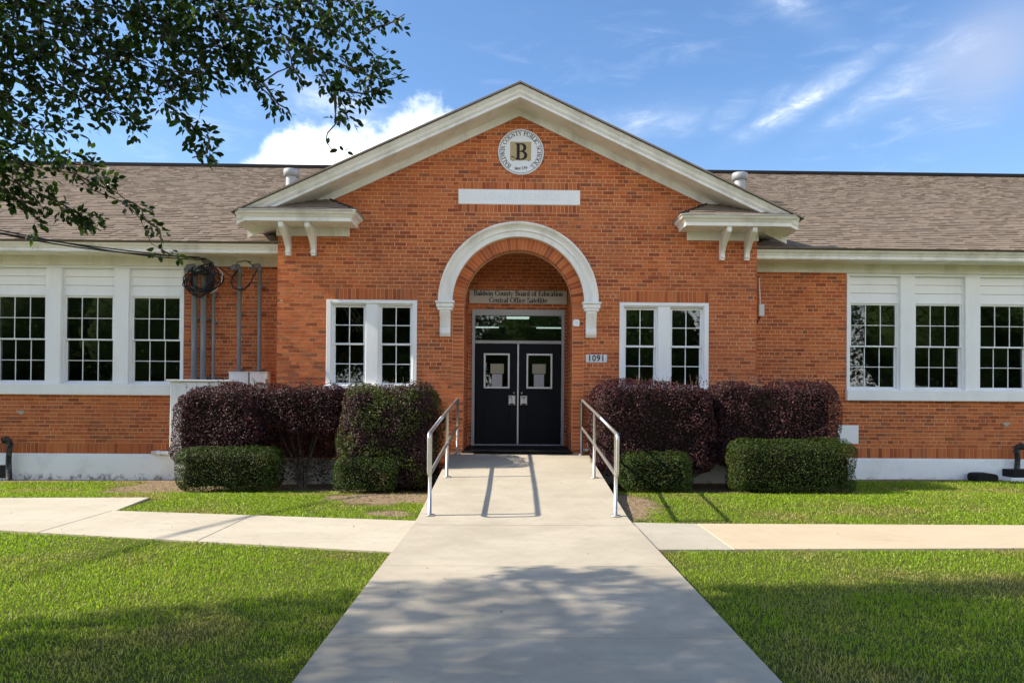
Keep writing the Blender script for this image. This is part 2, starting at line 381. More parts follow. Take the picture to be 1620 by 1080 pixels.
# ------------------------------------------------------------------ brickwork
CH, BL, JT = .0677, .2032, .0108
def lay(u0, u1, v0, v1, cuts=None, phase=0, seed=1, header_every=6):
    """courses of brick between u0..u1, v0..v1; cuts(vmid) gives spans left out; returns bricks and mortar strips"""
    rn = random.Random(seed); bricks, mort = [], []
    i = 0; v = v0
    while v < v1-.01:
        vt = min(v+CH, v1); vm = (v+vt)/2
        spans = [(u0, u1)]
        for a, b in sorted(cuts(vm) if cuts else []):
            new = []
            for s, e in spans:
                if b <= s or a >= e: new.append((s, e)); continue
                if a > s: new.append((s, a))
                if b < e: new.append((b, e))
            spans = new
        spans = [(s, e) for s, e in spans if e-s > .012]
        hdr = (i+phase) % header_every == header_every-1
        L = BL/2 if hdr else BL
        off = (.25*BL if hdr else (0 if i % 2 else .5*BL)) + rn.uniform(-.012, .012)
        for s, e in spans:
            mort.append((s, e, v, vt))
            k = math.floor((s-u0-off)/L)
            edges = [s]
            while True:
                x = u0+off+k*L; k += 1
                if x <= s+.045: continue
                if x >= e-.045: break
                edges.append(x)
            edges.append(e)
            for a, b in zip(edges, edges[1:]):
                bricks.append((a+JT/2 if a > s else a, b-JT/2 if b < e else b, v+JT/2, vt-JT/2))
        v = vt; i += 1
    return bricks, mort
def wall_pieces(bricks, frame, depth=.03, jit=.0022, seed=3):
    """bricks -> one bmesh-like MB; frame(u, v, n) -> point, n outwards"""
    rn = random.Random(seed); mb = MB()
    for a, b, c, d in bricks:
        n = rn.uniform(-.0012, .0022); J = lambda: rn.uniform(-jit, jit)
        f = [frame(a+J(), c+J(), n+J()*.6), frame(b+J(), c+J(), n+J()*.6), frame(b+J(), d+J(), n+J()*.6), frame(a+J(), d+J(), n+J()*.6)]
        k = [frame(a, c, -depth), frame(b, c, -depth), frame(b, d, -depth), frame(a, d, -depth)]
        mb.add(f+k, [(0,1,2,3),(4,5,1,0),(5,6,2,1),(6,7,3,2),(7,4,0,3)])
    return mb
def mortar_pieces(mort, frame, rec=.0035, depth=.2):
    mb = MB()
    for a, b, c, d in mort:
        mb.add([frame(a,c,-rec),frame(b,c,-rec),frame(b,d,-rec),frame(a,d,-rec),frame(a,c,-depth),frame(b,c,-depth),frame(b,d,-depth),frame(a,d,-depth)],
               [(0,1,2,3),(4,5,1,0),(5,6,2,1),(6,7,3,2),(7,4,0,3),(7,6,5,4)])
    return mb
_bm = {}
def brick_obj(w, h, parent, frame_pt, name='brick', d=.03):
    """one loose brick part; equal sizes share a mesh"""
    key = (round(w, 3), round(h, 3), d)
    if key not in _bm:
        me = MB().bbox(-w/2, w/2, 0, d, -h/2, h/2, .0022).mesh('brick'); me.materials.append(M_BRICK); _bm[key] = me
    o = link(name, _bm[key], parent); o.location = frame_pt
    o.rotation_euler = (random.uniform(-.012, .012), random.uniform(-.006, .006), random.uniform(-.006, .006)); return o

school = thing('school_building', 'long single-storey red brick school with white pedimented arched entrance and shingled roof', 'building', (XC, FY, -.15))
fr_front = lambda u, v, n: (u, FY-n, v)
fr_wing = lambda u, v, n: (u, WY-n, v)
PH = 4.22                                     # half width of the front
AZ, AR, RING, TRI, TRO = 3.0, .955, .20, 1.155, 1.40     # arch centre height, opening radius, brick ring, moulding radii
WLX = [(-3.257, -1.677), (1.885, 3.465)]      # front windows
WZ0, WZ1 = 1.50, 3.05
gable = lambda dx: 6.40 - .468*dx             # brick hidden just behind the frieze boards
def cuts_front(v):
    c = []
    if v < AZ: c.append((XC-AR-RING, XC+AR+RING))
    elif v < AZ+1.30:
        h = math.sqrt(1.30**2-(v-AZ)**2); c.append((XC-h, XC+h))
    if WZ0 < v < WZ1+.205:
        for a, b in WLX: c.append((a, b))
    if 4.609 < v < 5.1506: c.append((-.973, 1.179))
    if v > 4.1:
        g = (6.40-v)/.468
        c += [(-9, XC-max(g, 0)), (XC+max(g, 0), 9)]
    return c
bricks, mort = lay(XC-PH, XC+PH, -.2654, 6.40, cuts_front, 3, 5, 6)
front_wall = mortar_pieces(mort, fr_front, depth=.30).obj('front_wall', M_MORTAR, school)
full = [b for b in bricks if abs((b[1]-b[0])-(BL-JT)) < 1e-6 and b[2] > 1.75]
full.sort(key=lambda b: math.hypot((b[0]+b[1])/2-XC, ((b[2]+b[3])/2-3.2)*1.0))
loose = set(full[:300])
wall_pieces([b for b in bricks if b not in loose], fr_front).obj('brickwork', M_BRICK, front_wall)['kind'] = 'stuff'
for b in full[:300]:
    brick_obj(b[1]-b[0], b[3]-b[2], front_wall, ((b[0]+b[1])/2, FY-random.uniform(-.001, .002), (b[2]+b[3])/2))
# arch ring and the stacked brick jambs below it
rg = MB(); ns = 64
for prof in ((AR+.004, TRI+.12),):
    a, b = prof
    rows = []
    for i in range(ns+1):
        t = math.pi*i/ns; c_, s_ = math.cos(t), math.sin(t)
        rows.append([(XC+r*c_, y, AZ+r*s_) for r, y in ((a, FY+.30), (a, FY+.0035), (b, FY+.0035), (b, FY+.30))])
    rg.strip(rows)
for s in (-1, 1):
    x0, x1 = sorted((XC+s*(AR+.004), XC+s*(AR+RING)))
    rg.box(x0, x1, FY+.0035, FY+.30, .3, AZ)
arch = rg.obj('arch_ring', M_MORTAR, school)
nv = 48
w_ = math.pi*(AR+RING/2)/nv
for i in range(nv):
    t = math.pi*(i+.5)/nv; mb = MB()
    h0, h1 = math.pi*AR/nv/2-.004, math.pi*(AR+RING)/nv/2-.004
    if i == 0:
        vme = MB().add([(-h0,0,AR),(h0,0,AR),(h1,0,AR+RING),(-h1,0,AR+RING),(-h0,.10,AR),(h0,.10,AR),(h1,.10,AR+RING),(-h1,.10,AR+RING)],
                       [(0,1,2,3),(0,4,5,1),(1,5,6,2),(2,6,7,3),(3,7,4,0)]).mesh('arch_brick'); vme.materials.append(M_BRICK)
    o = link('arch_brick', vme, arch); o.location = (XC, FY-random.uniform(-.001, .003), AZ); o.rotation_euler = (0, math.pi/2-t, 0)
for s in (-1, 1):
    v = .40
    while v < AZ-.02:
        h = min(CH, AZ-v)
        brick_obj(RING-.012, h-JT, arch, (XC+s*(AR+RING/2), FY-random.uniform(-.001, .002), v+h/2), 'jamb_brick', .10); v += CH
# soldier lintels over the front windows, rowlocks round the name stone
for a, b in WLX:
    n = 22; w = (b-a)/n
    MB().box(a, b, FY+.0035, FY+.1, WZ1, WZ1+.205).obj('lintel_mortar', M_MORTAR, front_wall)
    for i in range(n): brick_obj(w-.008, .196, front_wall, (a+(i+.5)*w, FY-random.uniform(-.001, .003), WZ1+.1025), 'lintel_brick')
for z0, hh in ((4.609, .1435), (5.0175, .133)):
    n = 31; w = (1.179+.973)/n
    MB().box(-.973, 1.179, FY+.0035, FY+.1, z0, z0+hh).obj('rowlock_mortar', M_MORTAR, front_wall)
    for i in range(n): brick_obj(w-.009, hh-.012, front_wall, (-.973+(i+.5)*w, FY-random.uniform(-.001, .002), z0+hh/2), 'rowlock_brick')
# portico side walls
for s in (-1, 1):
    x = XC+s*(PH-.004)
    fr = (lambda u, v, n, x=x, s=s: (x+s*n, u, v))
    bk, mo = lay(FY+.002, WY+.02, -.3, 4.2, None, 1, 9)
    w = mortar_pieces(mo, fr, .004, .15).obj('side_wall', M_MORTAR, school)
    wall_pieces(bk, fr, .02).obj('brickwork', M_BRICK, w)['kind'] = 'stuff'
# name stone
ns_ = MB().bbox(-.970, 1.176, FY-.012, FY+.1, 4.753, 5.017, .008).obj('name_stone', M_STONE, school)

# ------------------------------------------------------------------ wings
WIN = [(6.165+k*1.222, 6.165+k*1.222+.945) for k in range(4)]
WEND = WIN[-1][1]+.30
for s in (-1, 1):
    def cw(v, s=s):
        c = []
        if v > 1.345:
            a, b = sorted((XC+s*6.085 if v < 1.545 else XC+s*6.10, XC+s*(WEND)))
            c.append((a, b))
        return c
    a, b = sorted((XC+s*(PH-.02), XC+s*14.5))
    bk, mo = lay(a, b, .475, 3.72, cw, 2 if s < 0 else 4, 21+s, 6)
    ww = mortar_pieces(mo, fr_wing, depth=.28).obj('wing_wall', M_MORTAR, school)
    wall_pieces(bk, fr_wing, seed=30+s).obj('brickwork', M_BRICK, ww)['kind'] = 'stuff'
    MB().box(a, b, WY+.0035, WY+.25, .28, .475).obj('base_mortar', M_MORTAR, ww)
    n = int((b-a)/.0715)
    for i in range(n):
        x = a+(i+.5)*(b-a)/n
        if abs(x) < 10.2: brick_obj(.0635, .186, ww, (x, WY-random.uniform(-.001, .003), .3775), 'base_brick')
    # painted footing
    mb = MB(); rows = []
    xs = np.linspace(a, b, 50)
    for z, y in ((-.45, WY-.035), (-.2, WY-.032), (0, WY-.028), (.24, WY-.024), (.278, WY-.015), (.279, WY+.1)):
        rows.append([(x, y+noise.noise(Vector((x*1.7, z*3, 4)))*.006, z) for x in xs])
    mb.strip(rows).obj('footing', M_FOUND, ww, True)
for xa, xb in ((XC-PH-.02, XC-AR-RING-.25), (XC+AR+RING+.25, XC+PH+.02)):
    MB().strip([[(xa, FY-.03, z), (xb, FY-.03, z)] for z in (-.45, .278)] + [[(xa, FY+.05, .279), (xb, FY+.05, .279)]]).obj('footing', M_FOUND, front_wall)

# ------------------------------------------------------------------ windows
def sash(parent, x0, x1, z0, z1, yf, cols, rows, st=.035, mun=.016, hole=None):
    """one sash: stiles and rails, muntins, and single panes"""
    fr = MB()
    fr.bbox(x0, x0+st, yf, yf+.035, z0, z1); fr.bbox(x1-st, x1, yf, yf+.035, z0, z1)
    fr.bbox(x0+st, x1-st, yf+.001, yf+.035, z0, z0+st); fr.bbox(x0+st, x1-st, yf+.001, yf+.035, z1-st, z1)
    fr.obj('sash_frame', M_WHITE, parent)
    gx0, gx1, g0, g1 = x0+st, x1-st, z0+st, z1-st
    pw = (gx1-gx0-(cols-1)*mun)/cols; ph = (g1-g0-(rows-1)*mun)/rows
    mu = MB()
    for c in range(1, cols):
        x = gx0+c*pw+(c-1)*mun; mu.bbox(x, x+mun, yf+.006, yf+.03, g0, g1, .003)
    for r in range(1, rows):
        z = g0+r*ph+(r-1)*mun; mu.bbox(gx0, gx1, yf+.004, yf+.028, z, z+mun, .003)
    mu.obj('muntin', M_WHITE, parent)
    for c in range(cols):
        for r in range(rows):
            x = gx0+c*(pw+mun); z = g0+r*(ph+mun)
            t = random.uniform(-.0016, .0016); t2 = random.uniform(-.0016, .0016); y = yf+.018
            MB().add([(x, y-t-t2, z), (x+pw, y+t-t2, z), (x+pw, y+t+t2, z+ph), (x, y-t+t2, z+ph)], [(0, 1, 2, 3)]).obj('pane', M_GLASS, parent)
def window_front(x0, x1):
    w = MB()                                     # casing: head, jambs, mullion, sill
    w.bbox(x0, x0+.075, FY-.012, FY+.16, WZ0+.06, WZ1); w.bbox(x1-.075, x1, FY-.012, FY+.16, WZ0+.06, WZ1)
    w.bbox(x0+.075, x1-.075, FY-.008, FY+.16, WZ1-.06, WZ1)
    w.bbox(x0+.075, x1-.075, FY+.03, FY+.16, WZ1-.085, WZ1-.06)
    xm = (x0+x1)/2; w.bbox(xm-.105, xm+.105, FY+.012, FY+.16, WZ0+.06, WZ1-.06)
    for xa in (x0+.075, xm+.105):
        xb = xa+(x1-x0-.36)/2
        w.bbox(xa, xa+.022, FY+.045, FY+.16, WZ0+.06, WZ1-.085); w.bbox(xb-.022, xb, FY+.045, FY+.16, WZ0+.06, WZ1-.085)
    o = w.obj('window', M_WHITE, school)
    MB().bbox(x0-.04, x1+.04, FY-.07, FY+.16, WZ0-.05, WZ0+.06, .012).obj('sill', M_WHITE, o)
    zm = (WZ0+.06+WZ1-.085)/2+.02
    for xa in (x0+.097, xm+.127):
        xb = xa+(x1-x0-.36)/2-.044
        sash(o, xa, xb, zm-.02, WZ1-.087, FY+.085, 2, 2)
        sash(o, xa, xb, WZ0+.06, zm+.02, FY+.122, 2, 2)
for a, b in WLX: window_front(a, b)
for s in (-1, 1):
    g = MB()
    a, b = sorted((XC+s*6.085, XC+s*(WEND+.06)))
    o_s = g.bbox(a, b, WY-.085, WY+.14, 1.345, 1.545, .012).obj('window_sill', M_WHITE, school)
    hd = MB(); a, b = sorted((XC+s*6.105, XC+s*WEND)); hd.bbox(a, b, WY+.004, WY+.2, 3.662, 3.712).obj('window_head', M_WHITE, school)
    prev = 6.105
    for k, (wa, wb) in enumerate(WIN):
        # pilaster (or narrow jamb) before each window
        a, b = sorted((XC+s*prev, XC+s*wa)); MB().bbox(a, b, WY-.012, WY+.2, 1.546, 3.661, .006).obj('pilaster', M_WHITE, school); prev = wb
        a, b = sorted((XC+s*wa, XC+s*wb))
        w = MB(); z0, z1 = 1.546, 3.661
        w.bbox(a, a+.03, WY+.05, WY+.2, z0, z1); w.bbox(b-.03, b, WY+.05, WY+.2, z0, z1)
        w.bbox(a+.03, b-.03, WY+.045, WY+.2, 3.155, 3.185); w.bbox(a+.03, b-.03, WY+.04, WY+.2, z0, z0+.03)
        wo = w.obj('window', M_WHITE, school)
        for i, (p, q) in enumerate(((3.185, 3.347), (3.352, 3.507), (3.512, 3.661))):
            MB().add([(a+.03, WY+.052, p), (b-.03, WY+.052, p), (b-.03, WY+.066, q), (a+.03, WY+.066, q), (a+.03, WY+.12, p), (b-.03, WY+.12, p), (b-.03, WY+.12, q), (a+.03, WY+.12, q)],
                     [(0,1,2,3),(0,4,5,1),(1,5,6,2),(2,6,7,3),(3,7,4,0)]).obj('board', M_WHITE, wo)
        sash(wo, a+.03, b-.03, 2.345, 3.155, WY+.07, 3, 2, .028, .013)
        sash(wo, a+.03, b-.03, 1.576, 2.375, WY+.11, 3, 2, .028, .013)
    a, b = sorted((XC+s*prev, XC+s*WEND)); MB().bbox(a, b, WY-.012, WY+.2, 1.546, 3.661, .006).obj('pilaster', M_WHITE, school)
# dim rooms behind the windows
def room(x0, x1, y0, y1, z0, z1, name='room'):
    mb = MB()
    v = [(x0,y0,z0),(x1,y0,z0),(x1,y1,z0),(x0,y1,z0),(x0,y0,z1),(x1,y0,z1),(x1,y1,z1),(x0,y1,z1)]
    mb.add(v, [(0,1,2,3),(7,6,5,4),(1,5,6,2),(2,6,7,3),(0,3,7,4)]); return mb.obj(name, M_ROOM, school)
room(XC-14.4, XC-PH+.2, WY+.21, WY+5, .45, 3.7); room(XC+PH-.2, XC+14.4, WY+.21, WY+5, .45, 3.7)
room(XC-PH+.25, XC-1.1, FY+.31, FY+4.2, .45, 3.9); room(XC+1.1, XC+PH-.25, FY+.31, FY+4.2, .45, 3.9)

# ------------------------------------------------------------------ entrance porch
VX0, VX1, VF = XC-AR, XC+AR, .416
fr_back = lambda u, v, n: (u, BY-n, v)
DX0, DX1, DZ1 = -.782, 1.009, 3.052           # door frame
bk, mo = lay(VX0-.1, VX1+.1, .40, 4.24, lambda v: [(DX0, DX1)] if v < DZ1 else [], 0, 44)
pw = mortar_pieces(mo, fr_back, depth=.2).obj('porch_wall', M_MORTAR, school)
wall_pieces(bk, fr_back).obj('brickwork', M_BRICK, pw)['kind'] = 'stuff'
for s in (-1, 1):
    x = XC+s*AR
    fr = (lambda u, v, n, x=x, s=s: (x-s*n, u, v))
    bk, mo = lay(FY+.305, BY+.01, .40, 4.24, None, 1, 50+s)
    w = mortar_pieces(mo, fr, .003, .14).obj('porch_wall', M_MORTAR, school)
    wall_pieces(bk, fr, .02).obj('brickwork', M_BRICK, w)['kind'] = 'stuff'
    bk, mo = lay(FY+.10, FY+.305, .40, AZ, None, 1, 60+s)       # inner face of the jamb
    wall_pieces(bk, fr, .02).obj('brickwork', M_BRICK, w)['kind'] = 'stuff'
MB().box(VX0-.2, VX1+.2, FY+.31, BY+.1, 4.24, 4.30).obj('porch_ceiling', M_PLASTER, school)
MB().box(VX0-.02, VX1+.02, FY-.02, BY+.3, .15, VF).obj('porch_floor', M_FLOORDARK, school)
# frame, transom and doors
door = MB()
door.bbox(DX0, DX0+.06, BY-.03, BY+.12, .42, DZ1); door.bbox(DX1-.06, DX1, BY-.03, BY+.12, .42, DZ1)
door.bbox(DX0+.06, DX1-.06, BY-.028, BY+.12, 2.935, DZ1); door.bbox(DX0+.06, DX1-.06, BY-.028, BY+.12, 2.392, 2.452)
df = door.obj('door_frame', M_FRAME, school)
MB().bbox(DX0+.06, DX1-.06, BY-.05, BY+.12, VF, .450).obj('threshold', M_FRAME, df)
dm = (DX0+DX1)/2
MB().bbox(dm-.016, dm+.016, BY-.02, BY+.03, .451, 2.391).obj('centre_strip', M_SILVER, df)
MB().add([(DX0+.06, BY+.02, 2.452), (DX1-.06, BY+.02, 2.452), (DX1-.06, BY+.02, 2.935), (DX0+.06, BY+.02, 2.935)], [(0,1,2,3)]).obj('transom_pane', M_GLASS, df)
for s in (-1, 1):
    a, b = sorted((dm+s*.018, dm+s*.818))
    wx0, wx1 = sorted((dm+s*.165, dm+s*.660)); wz0, wz1 = 1.53, 2.20
    d = MB(); y0, y1 = BY, BY+.045
    d.bbox(a, wx0, y0, y1, .455, 2.388); d.bbox(wx1, b, y0, y1, .455, 2.388)
    d.bbox(wx0, wx1, y0, y1, .455, wz0, .001); d.bbox(wx0, wx1, y0, y1, wz1, 2.388, .001)
    do = d.obj('door', M_DOOR, school)
    f = MB(); t = .032
    f.bbox(wx0-.004, wx0+t, y0-.014, y1, wz0-.004, wz1+.004); f.bbox(wx1-t, wx1+.004, y0-.014, y1, wz0-.004, wz1+.004)
    f.bbox(wx0+t, wx1-t, y0-.013, y1, wz0-.004, wz0+t); f.bbox(wx0+t, wx1-t, y0-.013, y1, wz1-t, wz1+.004)
    f.obj('window_frame', M_SILVER, do)
    MB().add([(wx0+t, y0+.012, wz0+t), (wx1-t, y0+.012, wz0+t), (wx1-t, y0+.012, wz1-t), (wx0+t, y0+.012, wz1-t)], [(0,1,2,3)]).obj('pane', M_GLASS, do)
    hx = dm+s*.115
    h = MB().bbox(hx-.066, hx+.066, y0-.03, y0, 1.205, 1.392, .008).obj('handle_plate', M_SILVER, do)
    MB().bbox(hx-.045, hx+.045, y0-.036, y0-.03, 1.212, 1.238, .002).obj('paddle_gap_shade', M_INK, h)  # black strip laid on the plate, standing for the shade under the paddle
    p = MB(); p.bbox(hx-s*0-.045, hx+.005 if s < 0 else hx+.045, y0-.055, y0-.031, 1.345, 1.375, .004)
    p.bbox(hx-.006, hx+.008, y0-.05, y0-.031, 1.25, 1.345, .004); p.obj('paddle', M_FRAME, h)
    MB().ylathe((dm+s*.075, y0-.008, 1.44), [(.001, -.006), (.016, -.006), (.018, .01)], 14).obj('lock_cylinder', M_FRAME, do)
# papers taped to the inside of the door glass
def paper(x0, x1, z0, z1, mt, label, lines, seal):
    o = MB().box(x0, x1, BY-.006, BY-.0045, z0, z1).obj('paper_notice', mt)
    tag(o, label, 'notice', 'notices on the door glass')
    rn = random.Random(int(x0*1000)); t = MB()
    for i in range(lines):
        z = z1-(z1-z0)*(.38 if seal else .16)-(z1-z0)*(.56 if seal else .74)*i/max(lines-1, 1)
        t.box(x0+.02, x1-.02-rn.random()*.05, BY-.0065, BY-.0061, z-.002, z+.002)
    if seal: t.ylathe(((x0+x1)/2, BY-.0063, z1-(z1-z0)*.2), [(.001, 0), (.022, 0)], 14)
    t.obj('print', M_FRAME, o)
for s, side in ((-1, 'left'), (1, 'right')):
    c = dm+s*.405
    paper(c-.130, c+.130, 1.812, 2.002, M_CREAMPAPER, 'cream landscape notice taped high on the %s door glass' % side, 6, False)
    paper(c-.098, c+.098, 1.560, 1.802, M_PAPER, 'white letter-size notice with round seal on the %s door glass' % side, 7, True)
# corridor behind the doors, its lit lamp
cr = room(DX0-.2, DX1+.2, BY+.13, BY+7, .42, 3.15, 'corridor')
lamp = thing('ceiling_light', 'lit fluorescent ceiling fixture seen through the glass above the doors', 'light', (dm, BY+1.6, 3.08))
MB().box(dm-.24, dm+.24, BY+1.5, BY+1.75, 3.045, 3.075).obj('diffuser', M_LIT, lamp)
MB().box(dm-.26, dm+.26, BY+1.48, BY+1.77, 3.075, 3.145).obj('housing', M_WHITE, lamp)
for s, l in ((-1, 'left'), (1, 'right')):
    t = thing('tube_light', 'thin lit fluorescent tube behind the %s end of the transom glass' % l, 'light', (dm+s*.62, BY+2.2, 2.92), 'lit tubes behind the transom')
    MB().tube([(dm+s*.42, BY+2.2, 2.90), (dm+s*1.0, BY+2.2, 2.90)], .014, 8).obj('tube', M_LIT, t)
    MB().box(dm+s*.66-.36, dm+s*.66+.36, BY+2.17, BY+2.23, 2.915, 2.94).obj('bracket', M_WHITE, t)
# porch lamp
pl = thing('porch_lamp', 'small frosted bowl lamp on the porch ceiling behind the arch crown', 'lamp', (XC, 13.65, 4.24))
MB().lathe((XC, 13.65, 4.24), [(.001, -.215), (.05, -.21), (.11, -.185), (.15, -.14), (.16, -.10), (.15, -.085)], 24).obj('glass_bowl', M_LAMP, pl, True)
MB().lathe((XC, 13.65, 4.24), [(.10, -.09), (.06, -.06), (.03, -.04), (.03, 0)], 16).obj('stem', M_FRAME, pl, True)
# doormat
mat_ = thing('door_mat', 'black ribbed rubber mat lying before the double doors', 'mat', (dm, 13.45, VF))
MB().prism_z([(-.72, 12.86), (1.02, 12.84), (1.0, 14.2), (-.70, 14.2)], VF+.002, VF+.016).obj('base', M_BLACK, mat_)
rb = MB()
for i in range(13):
    y = 12.93+i*.098; rb.box(-.68, .97, y, y+.045, VF+.0155, VF+.022)
rb.obj('ribs', M_BLACK, mat_)

# ------------------------------------------------------------------ arch moulding and consoles
prof = [(TRI, FY+.0), (TRI, FY-.085), (1.248, FY-.085), (1.252, FY-.112), (1.268, FY-.112), (1.272, FY-.104), (1.30, FY-.112), (1.33, FY-.135),
        (1.352, FY-.165), (1.366, FY-.168), (1.368, FY-.182), (1.392, FY-.182), (1.398, FY-.174), (1.398, FY)]
rows = []
for i in range(73):
    t = math.pi*i/72; rows.append([(XC+r*math.cos(t), y, AZ+.02+r*math.sin(t)) for r, y in prof])
am = MB().strip(rows)
tm = am.obj('arch_moulding', M_TRIM, school)
for s in (-1, 1):
    cx = XC+s*1.278; k = MB()
    k.bbox(cx-.165, cx+.165, FY-.20, FY, 2.995, 3.03, .006); k.bbox(cx-.148, cx+.148, FY-.178, FY, 2.92, 2.994, .01); k.bbox(cx-.128, cx+.128, FY-.16, FY, 2.872, 2.919, .006)
    P = [(FY, 2.871), (FY-.145, 2.871), (FY-.145, 2.84)]
    for i in range(9):
        a = i/8; P.append((FY-.145+.085*math.sin(a*math.pi/2), 2.84-.27*a))
    P += [(FY-.072, 2.566), (FY-.084, 2.55), (FY-.09, 2.525)]
    for i in range(8):
        a = math.pi*i/7; P.append((FY-.05-.042*math.cos(a)*(1-.3*i/7), 2.47-.045*math.sin(a)+.02*math.cos(a)))
    P += [(FY-.06, 2.425), (FY-.06, 2.418), (FY, 2.418)]
    k.prism_x(P, cx-.092, cx+.092)
    k.obj('console', M_TRIM, tm)

# ------------------------------------------------------------------ pediment
SL = .466
rt_z = lambda dxx: 6.668-SL*dxx
def rake(name, prof, mt, d1=4.74, d0=0.0):
    """profile of (y, offset below roof line) run down both slopes, mitred at the peak"""
    mb = MB()
    for s in (-1, 1):
        rows = [[(XC+s*d, y, rt_z(d)+h) for y, h in prof] for d in (d0, d1)]
        mb.strip(rows)
        n = len(prof); o = len(mb.v)-n; mb.f.append(tuple(range(o, o+n)))
    return mb.obj(name, mt, ped)
ped = MB().prism_y([(XC-4.30, 4.27), (XC+4.30, 4.27), (XC, 6.30)], FY+.10, FY+.28).obj('pediment', M_MORTAR, school)
rake('crown_moulding', [(12.385, -.031), (12.385, -.05), (12.40, -.07), (12.43, -.10), (12.438, -.135), (12.455, -.16), (12.47, -.172)], M_TRIM)
rake('fascia_board', [(12.47, -.1725), (12.466, -.174), (12.466, -.222), (12.52, -.224), (12.52, -.15)], M_TRIM)
rake('soffit', [(12.515, -.2235), (12.97, -.2235)], M_SOFFIT)
rake('frieze_board', [(12.968, -.222), (12.968, -.352), (12.999, -.353), (12.999, -.2)], M_TRIM)
rake('roof_edge', [(12.345, -.002), (12.345, -.03), (12.40, -.031)], M_DARKROOF, 4.78)
# roof planes of the pediment run back into the main roof
pr = MB()
for s in (-1, 1):
    d1 = 4.80
    v = [(XC, 12.34, rt_z(0)), (XC+s*d1, 12.34, rt_z(d1)), (XC+s*d1, 19, rt_z(d1)), (XC, 19, rt_z(0))]
    pr.add(v+[(x, y, z-.03) for x, y, z in v], [(0,1,2,3),(7,6,5,4),(0,4,5,1),(1,5,6,2)])
pr.obj('pediment_roof', M_SHINGLE, school)
# cornice returns with brackets
def ret_roof(s):
    z0, zt, y0 = 4.462, 4.80, 12.345
    i0, i1, o1 = 2.72, 3.33, 4.745
    return z0, zt, y0, i0, i1, o1
_sm = {}
def shingle_rows(O, U, V, Nn, width, length, expo, clip, seed, keep=None, flat=.0):
    """overlapping shingles on a plane; returns list of (corner list)"""
    rn = random.Random(seed); out = []
    rows = int(length/expo)+1
    for r in range(rows):
        v0 = r*expo; u = -rn.uniform(0, .3)
        while u < width:
            w = rn.choice((.11, .14, .17, .20, .25))
            a, b = max(u, 0), min(u+w-.004, width); vt = min(v0+expo*1.15, length)
            u += w
            if clip:
                a2, b2 = clip(v0+expo*.5); a, b = max(a, a2), min(b, b2)
            if b-a < .02 or vt-v0 < .02: continue
            out.append((a, b, v0, vt, rn.choice((.010, .013, .017, .021)), r))
    return out
def shingle_mesh(lst, O, U, V, Nn):
    mb = MB()
    O, U, V, Nn = map(Vector, (O, U, V, Nn))
    for a, b, v0, v1, t, r in lst:
        P = [O+U*a+V*v0+Nn*t, O+U*b+V*v0+Nn*t, O+U*b+V*v1+Nn*.001, O+U*a+V*v1+Nn*.001, O+U*a+V*v0-Nn*.004, O+U*b+V*v0-Nn*.004]
        mb.add([tuple(p) for p in P], [(0,1,2,3),(4,5,1,0),(4,0,3),(1,5,2)])
    return mb
